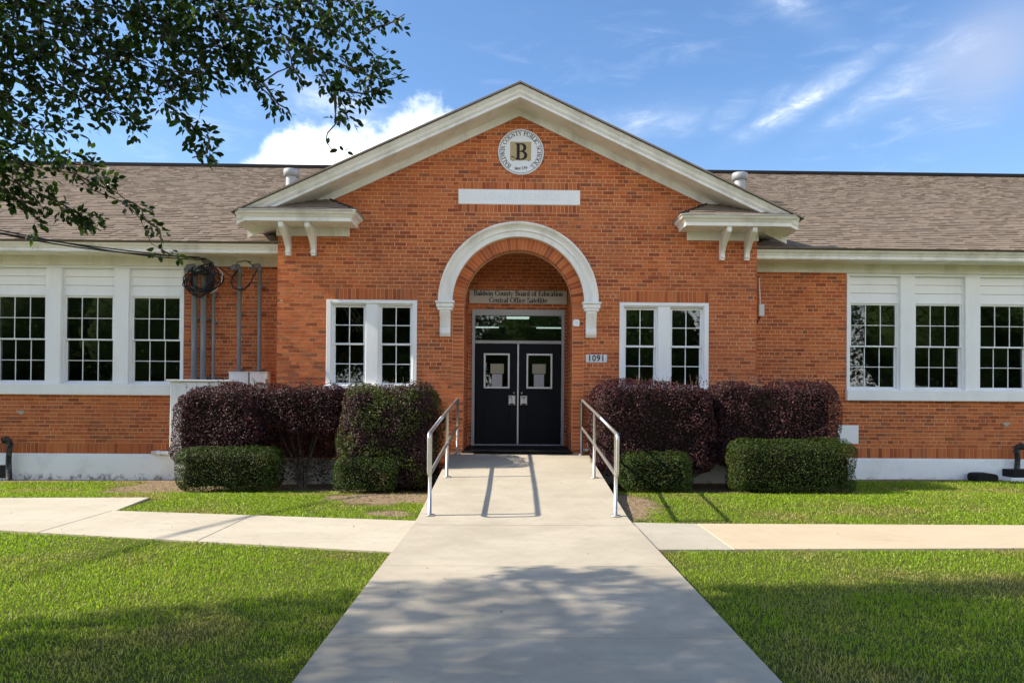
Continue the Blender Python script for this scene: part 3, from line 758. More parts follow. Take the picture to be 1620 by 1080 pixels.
for s in (-1, 1):
    z0, zt, y0, i0, i1, o1 = ret_roof(s)
    X = lambda d: XC+s*d
    def order(f): return f if s > 0 else tuple(reversed(f))
    R_ = MB()   # cornice block: soffit and mouldings, L-shaped round the outer corner
    f0 = 12.47
    # front crown + inner mitre + outer run back
    ring = lambda off, z: [(X(i0+.12-off), FY, z), (X(i0+.12-off), f0-off, z), (X(4.62+off), f0-off, z), (X(4.62+off), 16.0, z)]
    rows = [ring(.105, z0-.004), ring(.10, z0-.024), ring(.085, z0-.045), ring(.05, z0-.065), ring(.03, z0-.09), ring(.012, z0-.105)]
    cr_ = MB().strip(rows).obj('return_crown', M_TRIM, ped)
    MB().strip([ring(.014, z0-.1055), ring(.014, 4.298), ring(-.05, 4.297)]).obj('return_fascia', M_TRIM, ped)
    so = MB(); so.add([(X(i0+.13), FY, 4.300), (X(i0+.13), f0+.01, 4.300), (X(4.61), f0+.01, 4.300), (X(4.61), FY, 4.300)], [(0,1,2,3)])
    so.add([(X(4.2), FY, 4.3005), (X(4.61), FY, 4.3005), (X(4.61), 16, 4.3005), (X(4.2), 16, 4.3005)], [(0,1,2,3)]); so.obj('return_soffit', M_SOFFIT, ped)
    a, b = sorted((X(2.97), X(PH+.02))); MB().bbox(a, b, FY-.035, FY+.02, 4.155, 4.299).obj('return_frieze', M_TRIM, ped)
    # little hipped roof
    base = [(X(i0), FY, z0), (X(i0), y0, z0), (X(o1), y0, z0), (X(o1), FY, z0)]; tp = [(X(i1), FY-.001, zt), (X(o1), FY-.001, zt)]
    rr = MB().add(base+tp, [(1,2,5,4),(0,1,4),(0,3,2,1),(0,4,5,3),(2,3,5)]).obj('return_roof', M_SHINGLE, school)
    h = zt-z0; dp = FY-y0; L = math.hypot(h, dp)
    if s > 0: O, U, wdt = (X(i0), y0, z0), (1, 0, 0), o1-i0
    else:     O, U, wdt = (X(o1), y0, z0), (1, 0, 0), o1-i0
    V = (0, dp/L, h/L); Nn = (0, -h/L, dp/L)
    cl = (lambda v: ((v/L)*(i1-i0), wdt)) if s > 0 else (lambda v: (0, wdt-(v/L)*(i1-i0)))
    lst = shingle_rows(O, U, V, Nn, wdt, L, .135, cl, 70+s)
    for q in lst:
        o = shingle_mesh([q], O, U, V, Nn).obj('shingle', M_SHINGLE, rr)
    dw = i1-i0; L2 = math.hypot(h, dw)
    V2 = (s*dw/L2, 0, h/L2); N2 = (-s*h/L2, 0, dw/L2)
    if s > 0: O2, U2 = (X(i0), FY, z0), (0, -1, 0); c2 = lambda v: (0, dp*(1-v/L2))
    else: O2, U2 = (X(i0), y0, z0), (0, 1, 0); c2 = lambda v: (dp*(v/L2), dp)
    for q in shingle_rows(O2, U2, V2, N2, dp, L2, .135, c2, 80+s):
        shingle_mesh([q], O2, U2, V2, N2).obj('shingle', M_SHINGLE, rr)
    a, b = Vector((X(i0), y0, z0+.014)), Vector((X(i1), FY-.001, zt+.012))
    MB().tube([a, b], .018, 6).obj('hip_cap', M_DARKROOF, rr)
    MB().strip([[(X(i0)-.0, FY, z0+.012), (X(i0), y0-.002, z0+.012), (X(o1), y0-.002, z0+.012)], [(X(i0), FY, z0-.006), (X(i0), y0-.002, z0-.006), (X(o1), y0-.002, z0-.006)]]).obj('drip_edge', M_TRIM, rr)
    for d in (4.02, 3.58):
        x = X(d)
        P = [(FY, 4.297), (12.50, 4.297), (12.50, 4.205), (12.515, 4.195)]
        for i in range(11):
            t = i/10; P.append((12.53+.37*(1-(1-t)**1.7), 4.195-.315*t**.92))
        P += [(12.885, 3.87), (12.885, 3.835), (12.90, 3.832), (12.90, 3.80), (FY, 3.80)]
        br = MB().prism_x(P, x-.037, x+.037); br.bbox(x-.041, x+.041, 12.49, 12.60, 4.215, 4.2965); br.bbox(x-.041, x+.041, 12.878, FY, 3.838, 3.872)
        br.obj('bracket', M_TRIM, ped)

# ------------------------------------------------------------------ wing eaves and main roof
EY, EZ, SLM = 12.99, 4.035, .46
RY = 21.3; RZ = EZ+SLM*(RY-EY)
for s in (-1, 1):
    a, b = sorted((XC+s*(PH+.004), XC+s*15.4))
    P = [(13.03, EZ-.012), (13.03, EZ-.03), (13.05, EZ-.05), (13.085, EZ-.075), (13.10, EZ-.10), (13.12, EZ-.112), (13.12, 3.862), (13.16, 3.862), (13.16, EZ-.012)]
    ev = MB().prism_x(P, a, b).obj('eave_cornice', M_TRIM, school)
    MB().box(a, b, 13.10, WY+.02, 3.872, 3.90).obj('soffit', M_SOFFIT, ev)
    MB().bbox(a, b, WY-.03, WY+.05, 3.712, 3.873).obj('frieze_board', M_SOFFIT, ev)
roof = MB()
x0, x1 = XC-15.6, XC+15.6
for xa, xb in ((x0, XC-PH-.01), (XC+PH+.01, x1)):
    roof.add([(xa, EY, EZ), (xb, EY, EZ), (xb, RY, RZ), (xa, RY, RZ), (xa, EY+.06, EZ-.03), (xb, EY+.06, EZ-.03)], [(0,1,2,3),(4,5,1,0)])
roof.add([(XC-PH-.01, 13.8, EZ+SLM*(13.8-EY)), (XC+PH+.01, 13.8, EZ+SLM*(13.8-EY)), (XC+PH+.01, RY, RZ), (XC-PH-.01, RY, RZ)], [(0,1,2,3)])
roof.add([(x0, RY, RZ), (x1, RY, RZ), (x1, 2*RY-EY, EZ), (x0, 2*RY-EY, EZ)], [(0,1,2,3)])
ro = roof.obj('roof', M_SHINGLE, school)
Ls = math.hypot(RY-EY, RZ-EZ); V = (0, (RY-EY)/Ls, (RZ-EZ)/Ls); Nn = (0, -V[2], V[1]); O = (x0, EY-.012, EZ+.004); U = (1, 0, 0)
lst = shingle_rows(O, U, V, Nn, x1-x0, Ls, .155, None, 99)
# leave out what the pediment's roof covers
def hid(q):
    x = x0+(q[0]+q[1])/2-XC; z = EZ+V[2]*q[2]
    return z < rt_z(abs(x))-.12 and abs(x) < 4.2
lst = [q for q in lst if not hid(q)]
near = [q for q in lst if 4.6 < abs(x0+(q[0]+q[1])/2-XC) < 8.8 and q[1]-q[0] > .09]
near.sort(key=lambda q: q[2]); near = near[:300]; ns2 = set(near)
shingle_mesh([q for q in lst if q not in ns2], O, U, V, Nn).obj('shingles', M_SHINGLE, ro)['kind'] = 'stuff'
OO, VV, NN = Vector(O), Vector(V), Vector(Nn)
for q in near:
    key = (round(q[1]-q[0], 3), q[4])
    if key not in _sm:
        me = shingle_mesh([(0, q[1]-q[0], 0, q[3]-q[2], q[4], 0)], (0,0,0), U, V, Nn).mesh('shingle'); me.materials.append(M_SHINGLE); _sm[key] = me
    o = link('shingle', _sm[key], ro); o.location = OO+Vector(U)*q[0]+VV*q[2]
MB().box(x0, x1, RY-.16, RY+.16, RZ-.03, RZ+.055).obj('ridge_cap', M_DARKROOF, ro)
for s, (x, y) in ((-1, (-5.09, 17.0)), (1, (5.24, 17.0))):
    zb = EZ+SLM*(y-EY); zt = 6.52 if s < 0 else 6.57
    v = MB(); v.lathe((x, y, 0), [(.125, zb-.3), (.125, zt-.15)], 24); v.lathe((x, y, 0), [(.14, zt-.17), (.178, zt-.15), (.18, zt-.03), (.172, zt-.008), (.10, zt), (.001, zt+.002)], 24)
    v.obj('roof_vent', M_GALV, school, True)
# plain rest of the building: end walls and back
MB().box(XC-14.5, XC-14.2, WY+.02, 28.9, -.3, 4.0).obj('end_wall', M_BRICK, school); MB().box(XC+14.2, XC+14.5, WY+.02, 28.9, -.3, 4.0).obj('end_wall', M_BRICK, school)
MB().box(XC-14.5, XC+14.5, 28.6, 28.9, -.3, 4.0).obj('back_wall', M_BRICK, school)
for s in (-1, 1):
    MB().prism_x([(WY, 4.0), (28.9, 4.0), (RY, RZ-.2)], *sorted((XC+s*14.5, XC+s*14.2))).obj('end_gable', M_BRICK, school)

# ------------------------------------------------------------------ lettering (roman letters drawn with thick and thin strokes)
TK, TN = .185, .078
def G(ch):
    V = lambda x, y0=0, y1=1, sb=1, st=1: ('V', x, y0, y1, sb, st)
    v = lambda x, y0=0, y1=1, sb=1, st=1: ('v', x, y0, y1, sb, st)
    H = lambda a, b, y: ('H', a, b, y)
    A = lambda cx, cy, rx, ry, a0=0, a1=360: ('A', cx, cy, rx, ry, a0, a1)
    D = lambda a, b, c, d, w: ('D', a, b, c, d, w)
    t = {
     'A': ([D(.06,0,.4,1,TN), D(.38,1,.72,0,TK), H(.18,.58,.33), H(-.06,.2,.03), H(.56,.9,.03)], .84),
     'B': ([V(.16,sb=0,st=0), A(.32,.75,.24,.23,-90,90), A(.32,.27,.30,.25,-90,90), H(.0,.34,.97), H(.1,.34,.51), H(.0,.34,.03)], .72),
     'C': ([A(.42,.5,.36,.47,40,320), D(.72,.98,.72,.68,TN), D(.70,.32,.73,.2,TN)], .82),
     'D': ([V(.16,sb=0,st=0), A(.32,.5,.40,.47,-90,90), H(.0,.34,.97), H(.0,.34,.03)], .84),
     'E': ([V(.16,sb=0,st=0), H(.0,.58,.97), H(.1,.46,.52), H(.0,.62,.03), D(.58,1,.58,.78,TN), D(.45,.66,.45,.38,TN), D(.62,0,.64,.26,TN)], .70),
     'H': ([V(.16), V(.66), H(.16,.66,.5)], .84), 'I': ([V(.18)], .38),
     'L': ([V(.16,sb=0), H(.0,.60,.03), D(.60,0,.62,.28,TN)], .66),
     'N': ([v(.14), D(.14,.98,.66,.02,TK), v(.66,sb=0)], .82), 'O': ([A(.42,.5,.36,.47)], .86),
     'P': ([V(.16,st=0), A(.32,.72,.27,.25,-90,90), H(.0,.34,.97), H(.1,.34,.46)], .66),
     'S': ([A(.31,.74,.20,.23,40,265), A(.31,.26,.22,.23,-140,85), D(.47,.98,.5,.72,TN), D(.08,.02,.08,.3,TN)], .62),
     'T': ([V(.36,st=0), H(.03,.69,.97), D(.04,1,.04,.74,TN), D(.68,1,.68,.74,TN)], .74),
     'U': ([V(.16,.3,1,sb=0), A(.40,.3,.24,.27,180,360), v(.64,.3,1,sb=0)], .82),
     'W': ([D(.06,1,.28,.02,TK), D(.28,.02,.48,.95,TN), D(.46,1,.70,.02,TK), D(.70,.02,.90,1,TN), H(-.04,.18,.97), H(.36,.58,.97), H(.80,1.0,.97)], .98),
     'Y': ([D(.08,1,.38,.45,TK), D(.70,1,.38,.45,TN), V(.38,0,.47,st=0), H(-.02,.2,.97), H(.58,.82,.97)], .78),
     'a': ([A(.21,.19,.15,.16), V(.42,0,.46,sb=0,st=0), A(.26,.46,.16,.17,0,150), H(.42,.54,.03)], .54),
     'l': ([V(.14,0,1,st=0)], .30), 'd': ([A(.25,.32,.18,.29), V(.46,0,1,sb=0,st=0), H(.46,.58,.03)], .60),
     'w': ([D(.04,.66,.2,.02,.14), D(.2,.02,.34,.62,TN), D(.33,.66,.5,.02,.14), D(.5,.02,.64,.66,TN)], .70),
     'i': ([V(.14,0,.64,st=0), D(.14,.80,.14,.96,TK)], .30), 'n': ([V(.14,0,.66,st=0), A(.30,.42,.17,.2,0,180), V(.47,0,.42,st=0)], .62),
     'o': ([A(.27,.33,.21,.3)], .55), 'u': ([V(.14,.24,.66,sb=0,st=0), A(.30,.24,.16,.21,180,360), V(.46,0,.66,st=0)], .62),
     't': ([V(.17,.08,.88,sb=0,st=0), H(.02,.34,.63), H(.17,.34,.04)], .38),
     'y': ([D(.06,.66,.28,.02,.14), D(.50,.66,.18,-.24,TN), H(.06,.2,-.22)], .54),
     'r': ([V(.14,0,.66,st=0), A(.31,.44,.15,.17,45,180)], .44), 'f': ([V(.16,0,.82,st=0), A(.28,.82,.12,.14,20,180), H(.02,.32,.63)], .36),
     'c': ([A(.27,.33,.21,.3,45,315)], .48), 'e': ([A(.27,.33,.21,.3,0,315), H(.06,.47,.35)], .52),
     's': ([A(.21,.48,.13,.15,30,265), A(.21,.18,.15,.15,-145,85)], .42),
     '1': ([V(.22,0,1,st=0), D(.08,.86,.2,.96,TN)], .46), '7': ([H(.04,.5,.95), D(.48,.95,.2,0,.13)], .52),
     '9': ([A(.26,.68,.17,.28), D(.44,.62,.18,.02,.10)], .54), ' ': ([], .40)}
    return t[ch]
def strokes(ch):
    polys = []
    def seg(x0, y0, x1, y1, w):
        d = Vector((x1-x0, y1-y0)); n = Vector((-d.y, d.x)).normalized()*w/2
        polys.append([(x0-n.x, y0-n.y), (x1-n.x, y1-n.y), (x1+n.x, y1+n.y), (x0+n.x, y0+n.y)])
    gl, adv = G(ch)
    for g in gl:
        if g[0] in 'Vv':
            w = TK if g[0] == 'V' else TN
            seg(g[1], g[2], g[1], g[3], w)
            if g[4]: seg(g[1]-w/2-.085, g[2]+TN/2, g[1]+w/2+.085, g[2]+TN/2, TN)
            if g[5]: seg(g[1]-w/2-.085, g[3]-TN/2, g[1]+w/2+.085, g[3]-TN/2, TN)
        elif g[0] == 'H': seg(g[1], g[3], g[2], g[3], TN)
        elif g[0] == 'D': seg(*g[1:])
        else:
            _, cx, cy, rx, ry, a0, a1 = g; n = max(6, int(abs(a1-a0)/15))
            P = []
            for i in range(n+1):
                a = R(a0+(a1-a0)*i/n); w = (TN+(TK*1.05-TN)*abs(math.cos(a))**1.3)/2
                P.append(((cx+(rx-w)*math.cos(a), cy+(ry-w*.9)*math.sin(a)), (cx+(rx+w)*math.cos(a), cy+(ry+w*.9)*math.sin(a))))
            for p, q in zip(P, P[1:]): polys.append([p[0], p[1], q[1], q[0]])
    return polys, adv
def lettering(mb, text, size, y, place, track=0.0, thick=.002):
    """place(s, t): baseline distance s and height t -> (x, z)"""
    s0 = 0; k = 0
    for ch in text:
        polys, adv = strokes(ch)
        for P in polys:
            pts = [place(s0, px*size, pz*size) for px, pz in P]
            yy = y-.00004*(k % 25); k += 1
            mb.add([(x, yy, z) for x, z in pts], [(0, 1, 2, 3)])
        s0 += (adv+track)*size
    return s0
def tlen(text, size, track=0.0): return sum((G(c)[1]+track)*size for c in text)

sg = thing('entrance_sign', 'wide grey board with two lines of black serif lettering above the doors', 'sign', (.115, 14.25, 3.29))
MB().bbox(-.838, 1.045, BY-.035, BY-.008, 3.162, 3.418, .003).obj('board', M_SIGN, sg)
lt = MB()
for text, zb, width in (('Baldwin County Board of Education', 3.312, 1.72), ('Central Office Satellite', 3.182, 1.12)):
    sz = .100; tr = (width/sz-sum(G(c)[1] for c in text))/len(text)
    lettering(lt, text, sz, BY-.037, lambda s, a, t, zb=zb, width=width: (.108-width/2+s+a, zb+t), tr)
lt.obj('lettering', M_INK, sg)
# round emblem in the gable
EC = (.125, 5.678)
em = thing('round_emblem', 'round white school board emblem with a black letter B in the gable', 'sign', (EC[0], FY-.02, EC[1]))
MB().ylathe((EC[0], FY, EC[1]), [(.001, -.03), (.385, -.03), (.398, -.027), (.404, -.02), (.404, 0)], 72).obj('disc', M_SIGNWHITE, em)
rgm = MB().ylathe((EC[0], FY, EC[1]), [(.371, -.0312), (.379, -.0312)], 72)
def arc_place(r, a_start, sgn):
    def f(s, a, t):
        ang = a_start-sgn*(s)/r
        tx, tz = math.sin(ang), math.cos(ang)
        ux, uz = (math.cos(ang), -math.sin(ang))
        return EC[0]+tx*(r+t)+ux*a, EC[1]+tz*(r+t)+uz*a
    return f
txt = 'BALDWIN COUNTY PUBLIC SCHOOLS'; sz = .074; rr_ = .287; span = R(290)
tr = (span*rr_/sz-sum(G(c)[1] for c in txt))/len(txt)
lettering(rgm, txt, sz, FY-.0312, arc_place(rr_, -span/2, -1), tr)
w = .225; tr = (w/.056-sum(G(c)[1] for c in 'since 1799'))/10
lettering(rgm, 'since 1799', .056, FY-.0312, lambda s, a, t: (EC[0]-w/2+s+a, EC[1]-.315+t), tr)
rgm.obj('lettering', M_INK, em)
MB().box(EC[0]-.19, EC[0]+.18, FY-.0316, FY-.03, EC[1]-.155, EC[1]+.175).obj('tan_square', M_TAN, em)
bb = MB(); lettering(bb, 'B', .285, FY-.0325, lambda s, a, t: (EC[0]-.095+a*1.02, EC[1]-.14+t)); bb.obj('letter', M_INK, em)
bb = MB().prism_y([(EC[0]-.035, EC[1]+.147), (EC[0]+.06, EC[1]+.147), (EC[0]+.012, EC[1]+.118)], FY-.033, FY-.0318); bb.obj('pointed_mark', M_INK, em); bb = MB()
sw = [(-.172, -.098), (-.12, -.105), (-.06, -.13), (0, -.172)]
for (x0_, z0_), (x1_, z1_), w0, w1 in zip(sw, sw[1:], (.02, .014, .01), (.014, .01, .003)):
    bb.prism_y([(EC[0]+x0_, EC[1]+z0_), (EC[0]+x1_, EC[1]+z1_), (EC[0]+x1_, EC[1]+z1_+w1), (EC[0]+x0_, EC[1]+z0_+w0)], FY-.0335, FY-.0319)
bb.obj('quill', M_INK, em); bb = MB()
bb.box(EC[0]-.15, EC[0]-.12, FY-.0319, FY-.0312, EC[1]-.166, EC[1]-.158); bb.obj('dash', M_INK, em); bb = MB(); bb.box(EC[0]+.12, EC[0]+.15, FY-.0319, FY-.0312, EC[1]-.166, EC[1]-.158)
bb.obj('dash', M_INK, em)
# carved, painted-over name on the stone; house number
def font_text(name, body, size, loc, mt, parent, offset=0.0, extrude=.001, sx=1.0, align='CENTER'):
    cu = bpy.data.curves.new(name, 'FONT'); cu.body = body; cu.size = size; cu.align_x = align; cu.align_y = 'CENTER'
    cu.extrude = extrude; cu.offset = offset; cu.space_character = 1.12; cu.resolution_u = 3
    o = bpy.data.objects.new(name, cu); col.objects.link(o)
    dg = bpy.context.evaluated_depsgraph_get(); me = bpy.data.meshes.new_from_object(o.evaluated_get(dg))
    bpy.data.objects.remove(o); me.materials.clear(); me.materials.append(mt)
    me.transform(Matrix.Translation(loc) @ Matrix.Rotation(R(90), 4, 'X') @ Matrix.Diagonal((sx, 1, 1, 1)))
    return link(name, me, parent)
font_text('carved_lettering', 'LOXLEY SCHOOL', .185, (.16, FY-.0125, 4.885), M_CARVE, ns_, -.006, .004, .86)
pq = thing('address_plaque', 'pale grey house number plaque reading 1091 right of the arch', 'plaque', (1.48, FY, 2.057))
MB().bbox(1.297, 1.666, FY-.012, FY, 1.989, 2.126, .002).obj('plate', M_PLAQUE, pq)
font_text('numerals', '1091', .150, (1.478, FY-.0135, 2.057), M_INK, pq, .0035, .001, .92)
sc_ = MB()
for x in (1.312, 1.651): sc_.ylathe((x, FY-.0135, 2.057), [(.001, 0), (.006, 0), (.007, .003)], 10)
sc_.obj('screws', M_INK, pq)
wd = thing('wall_sensor', 'small rounded white sensor box on the brick beside the right console', 'sensor', (1.12, FY, 2.676))
P = []
for i in range(24):
    a = 2*math.pi*i/24; c_, s_ = math.cos(a), math.sin(a)
    P.append((1.12+.058*math.copysign(abs(c_)**.55, c_), 2.676+.062*math.copysign(abs(s_)**.55, s_)))
MB().prism_y(P, FY-.045, FY).obj('body', M_SIGNWHITE, wd)
MB().ylathe((1.12, FY-.0455, 2.676), [(.001, 0), (.02, 0), (.022, .002)], 16).obj('lens', M_PLAQUE, wd)

# ------------------------------------------------------------------ ground, walks
def dirt(x, y):
    """how bare the soil is (0 grass .. 1 soil)"""
    b = 0.0
    b = max(b, min(max((y-(11.35 if x < 0 else 11.55)-.25*math.sin(x*1.3))/.35, 0), 1) if -6.4 < x < 5.7 else min(max((y-13.1)/.4, 0), 1))
    if x < 0: b = max(b, 1.25-math.hypot((x+1.75)/1.15, (y-10.6)/1.0)); b = max(b, 1.2-math.hypot((x+5.6)/1.3, (y-12.2)/.7)); b = max(b, .9-math.hypot((x+1.5)/.75, (y-9.1)/.6)*1.0)
    else: b = max(b, 1.25-math.hypot((x-1.4)/.75, (y-10)/1.7)); b = max(b, .85-math.hypot((x-2.2)/.8, (y-8.6)/.25))
    return max(0, min(1, b))
xs = [-400, -120, -45, -22, -16] + list(np.arange(-13, 13.01, .4)) + [16, 22, 45, 120, 400]
ys = [-400, -120, -40, -15, -6] + list(np.arange(-3, 3, 1.0)) + list(np.arange(3, 14.2, .25)) + [16, 22, 30, 60, 150, 400]
V_ = [(x, y, gz(x, y)+(noise.noise(Vector((x*.9, y*.9, 0)))*.012 if abs(x) < 13 and 2 < y < 14 else 0)) for y in ys for x in xs]
nx = len(xs); F_ = [(j*nx+i, j*nx+i+1, (j+1)*nx+i+1, (j+1)*nx+i) for j in range(len(ys)-1) for i in range(nx-1)]
lawn = MB().add(V_, F_).obj('ground', M_GROUND, None, True); lawn['kind'] = 'structure'
lawn.data.attributes.new('bare', 'FLOAT', 'POINT').data.foreach_set('value', [dirt(v[0], v[1]) if abs(v[0]) < 13 and 2 < v[1] < 14 else 0.0 for v in V_])
lawn['label'] = 'flat lawn ground with bare sandy soil under the hedges'
def slab(mb, poly, ztop, zbot, ch=.004):
    """slab with a small arris along its top edge"""
    c = Vector((sum(p[0] for p in poly)/len(poly), sum(p[1] for p in poly)/len(poly)))
    zt = ztop if callable(ztop) else (lambda x, y: ztop)
    ins = []
    for p in poly:
        d = (c-Vector(p)).normalized()*ch*1.4; ins.append((p[0]+d.x, p[1]+d.y))
    n = len(poly)
    vs = [(x, y, zbot) for x, y in poly]+[(x, y, zt(x, y)-ch) for x, y in poly]+[(x, y, zt(x, y)) for x, y in ins]
    fs = [(i, (i+1) % n, n+(i+1) % n, n+i) for i in range(n)]+[(n+i, n+(i+1) % n, 2*n+(i+1) % n, 2*n+i) for i in range(n)]+[tuple(range(2*n, 3*n))]
    return mb.add(vs, fs)
walk = MB().box(WX0+.02, WX1-.02, -6, 8.4, -.25, -.03).obj('walkway', M_CONC_G); walk['kind'] = 'structure'; walk['label'] = 'wide concrete walkway leading straight to the doors'
jy = [-6, -3.6, -1.2, .7, 2.5, 4.33, 6.13, 8.04]
for a, b in zip(jy, jy[1:]): slab(MB(), [(WX0, a+.006), (WX1, a+.006), (WX1, b-.006), (WX0, b-.006)], 0.0, -.2).obj('slab', M_CONC, walk)
ramp = MB().prism_x([(8.05, -.3), (8.05, -.02), (8.5, -.02), (12.97, .35), (12.97, -.3)], WX0+.02, WX1-.02).obj('ramp', M_CONC_G); ramp['kind'] = 'structure'
ramp['label'] = 'sloping concrete ramp rising between the railings to the entrance'
for a, b in ((8.04, 8.5), (8.5, 9.6), (9.6, 12.975)):
    g0, g1 = (.006 if a != 8.5 else 0), (.006 if b != 8.5 else 0)
    slab(MB(), [(WX0, a+g0), (WX1, a+g0), (WX1, b-g1), (WX0, b-g1)], lambda x, y: rz(y), -.3, .006 if a != 8.5 else .006).obj('slab', M_CONC, ramp)
ylo = lambda x: 6.81+(WX0-x)*.2317; yhi = lambda x: 8.47+(WX0-x)*.165
swl = MB().prism_z([(-1.08, 6.85), (-1.08, 8.4), (-4.8, 9.0), (-14, 9.0), (-14, 9.8)][:3]+[(-4.8, 7.7)], -.25, -.06).obj('side_path', M_CONC_G); swl['kind'] = 'structure'
swl['label'] = 'pale concrete side path branching left from the walkway'
for poly in ([(WX0-.006, ylo(WX0)), (WX0-.006, yhi(WX0)), (-3.05, yhi(-3.05)), (-3.05, ylo(-3.05))],
             [(-3.058, ylo(-3.058)), (-3.058, yhi(-3.058)), (-4.84, yhi(-4.84)), (-4.84, ylo(-4.84))],
             [(-4.848, ylo(-4.848)), (-4.848, yhi(-4.848)), (-6.2, 9.04), (-9.0, 9.04), (-9.0, ylo(-9))],
             [(-4.83, 9.10), (-4.99, 10.31), (-7.0, 10.2), (-7.0, 9.05), (-6.2, 9.05)], [(-7.008, 9.05), (-7.008, 10.2), (-14, 10.2), (-14, 9.05)], [(-9.008, 9.04), (-14, 9.04), (-14, 9.03), (-9.008, ylo(-9))]):
    slab(MB(), list(reversed(poly)), -.03 if poly[0][0] != -4.83 and poly[0][0] != -7.008 else -.042, -.22).obj('slab', M_CONC_L, swl)
swr = MB().box(WX1+.01, 14, 7.15, 8.3, -.25, -.06).obj('side_path', M_CONC_G); swr['kind'] = 'structure'; swr['label'] = 'yellowish concrete side path running right from the walkway'
slab(MB(), [(WX1+.006, 6.96), (2.10, 6.98), (2.10, 8.36), (WX1+.006, 8.42)], -.03, -.22).obj('slab', M_CONC_G, swr)
xe = [2.108, 9.5, 14]
for a, b in zip(xe, xe[1:]): slab(MB(), [(a, 6.98+.035*(a-2.1)), (b-.008, 6.98+.035*(b-2.1)), (b-.008, 8.36), (a, 8.36)], -.03, -.22).obj('slab', M_CONC_Y, swr)
def on_conc(x, y, m=.0):
    if WX0-m < x < WX1+m: return True
    if x < 0: return (x > -4.84 and ylo(x)-m < y < yhi(x)+m) or (x <= -4.84 and ylo(x)-m < y < 10.27+m) 
    return 6.98+.035*(x-2.1)-m < y < 8.40+m

# ------------------------------------------------------------------ railings
def railing(x, label):
    t = thing('hand_railing', label, 'railing', (x, 10.75, .2), 'railings along the ramp')
    ps = (8.6, 10.85, 12.86)
    for y in ps:
        z = rz(y)
        p = MB().tube([(x, y, z), (x, y, z+(.955 if y != 10.85 else .955))], .0215, 14).obj('post', M_RAIL, t, True)
        MB().lathe((x, y, z), [(.001, .014), (.058, .014), (.06, .01), (.06, .0)], 20).obj('foot_plate', M_RAIL, p)
    ya, yb = 8.47, 12.955
    za, zb = rz(8.6)-.01, rz(12.86)
    def arc(c, a0, a1, r=.06, n=6): return [(x, c[0]+r*math.cos(R(a0+(a1-a0)*i/n)), c[1]+r*math.sin(R(a0+(a1-a0)*i/n))) for i in range(n+1)]
    top = [(x, yb-.05, zb+.965), (x, ya+.06, za+.965)]
    loop = [(x, 10.0, rz(10.0)+.968)] + arc((ya+.06, za+.905), 95, 180) + arc((ya+.06, za+.545), 180, 270) + [(x, 10.0, rz(10)+.492), (x, 12.0, rz(12)+.49)] \
        + arc((yb-.06, zb+.545), 280, 360) + arc((yb-.06, zb+.905), 0, 85) + [(x, 10.0, rz(10.0)+.968)]
    MB().tube(loop, .0215, 12).obj('rail_loop', M_RAIL, t, True)
    return t
railing(-.943, 'brushed metal tube hand railing on the left side of the ramp')
railing(1.215, 'brushed metal tube hand railing on the right side of the ramp')
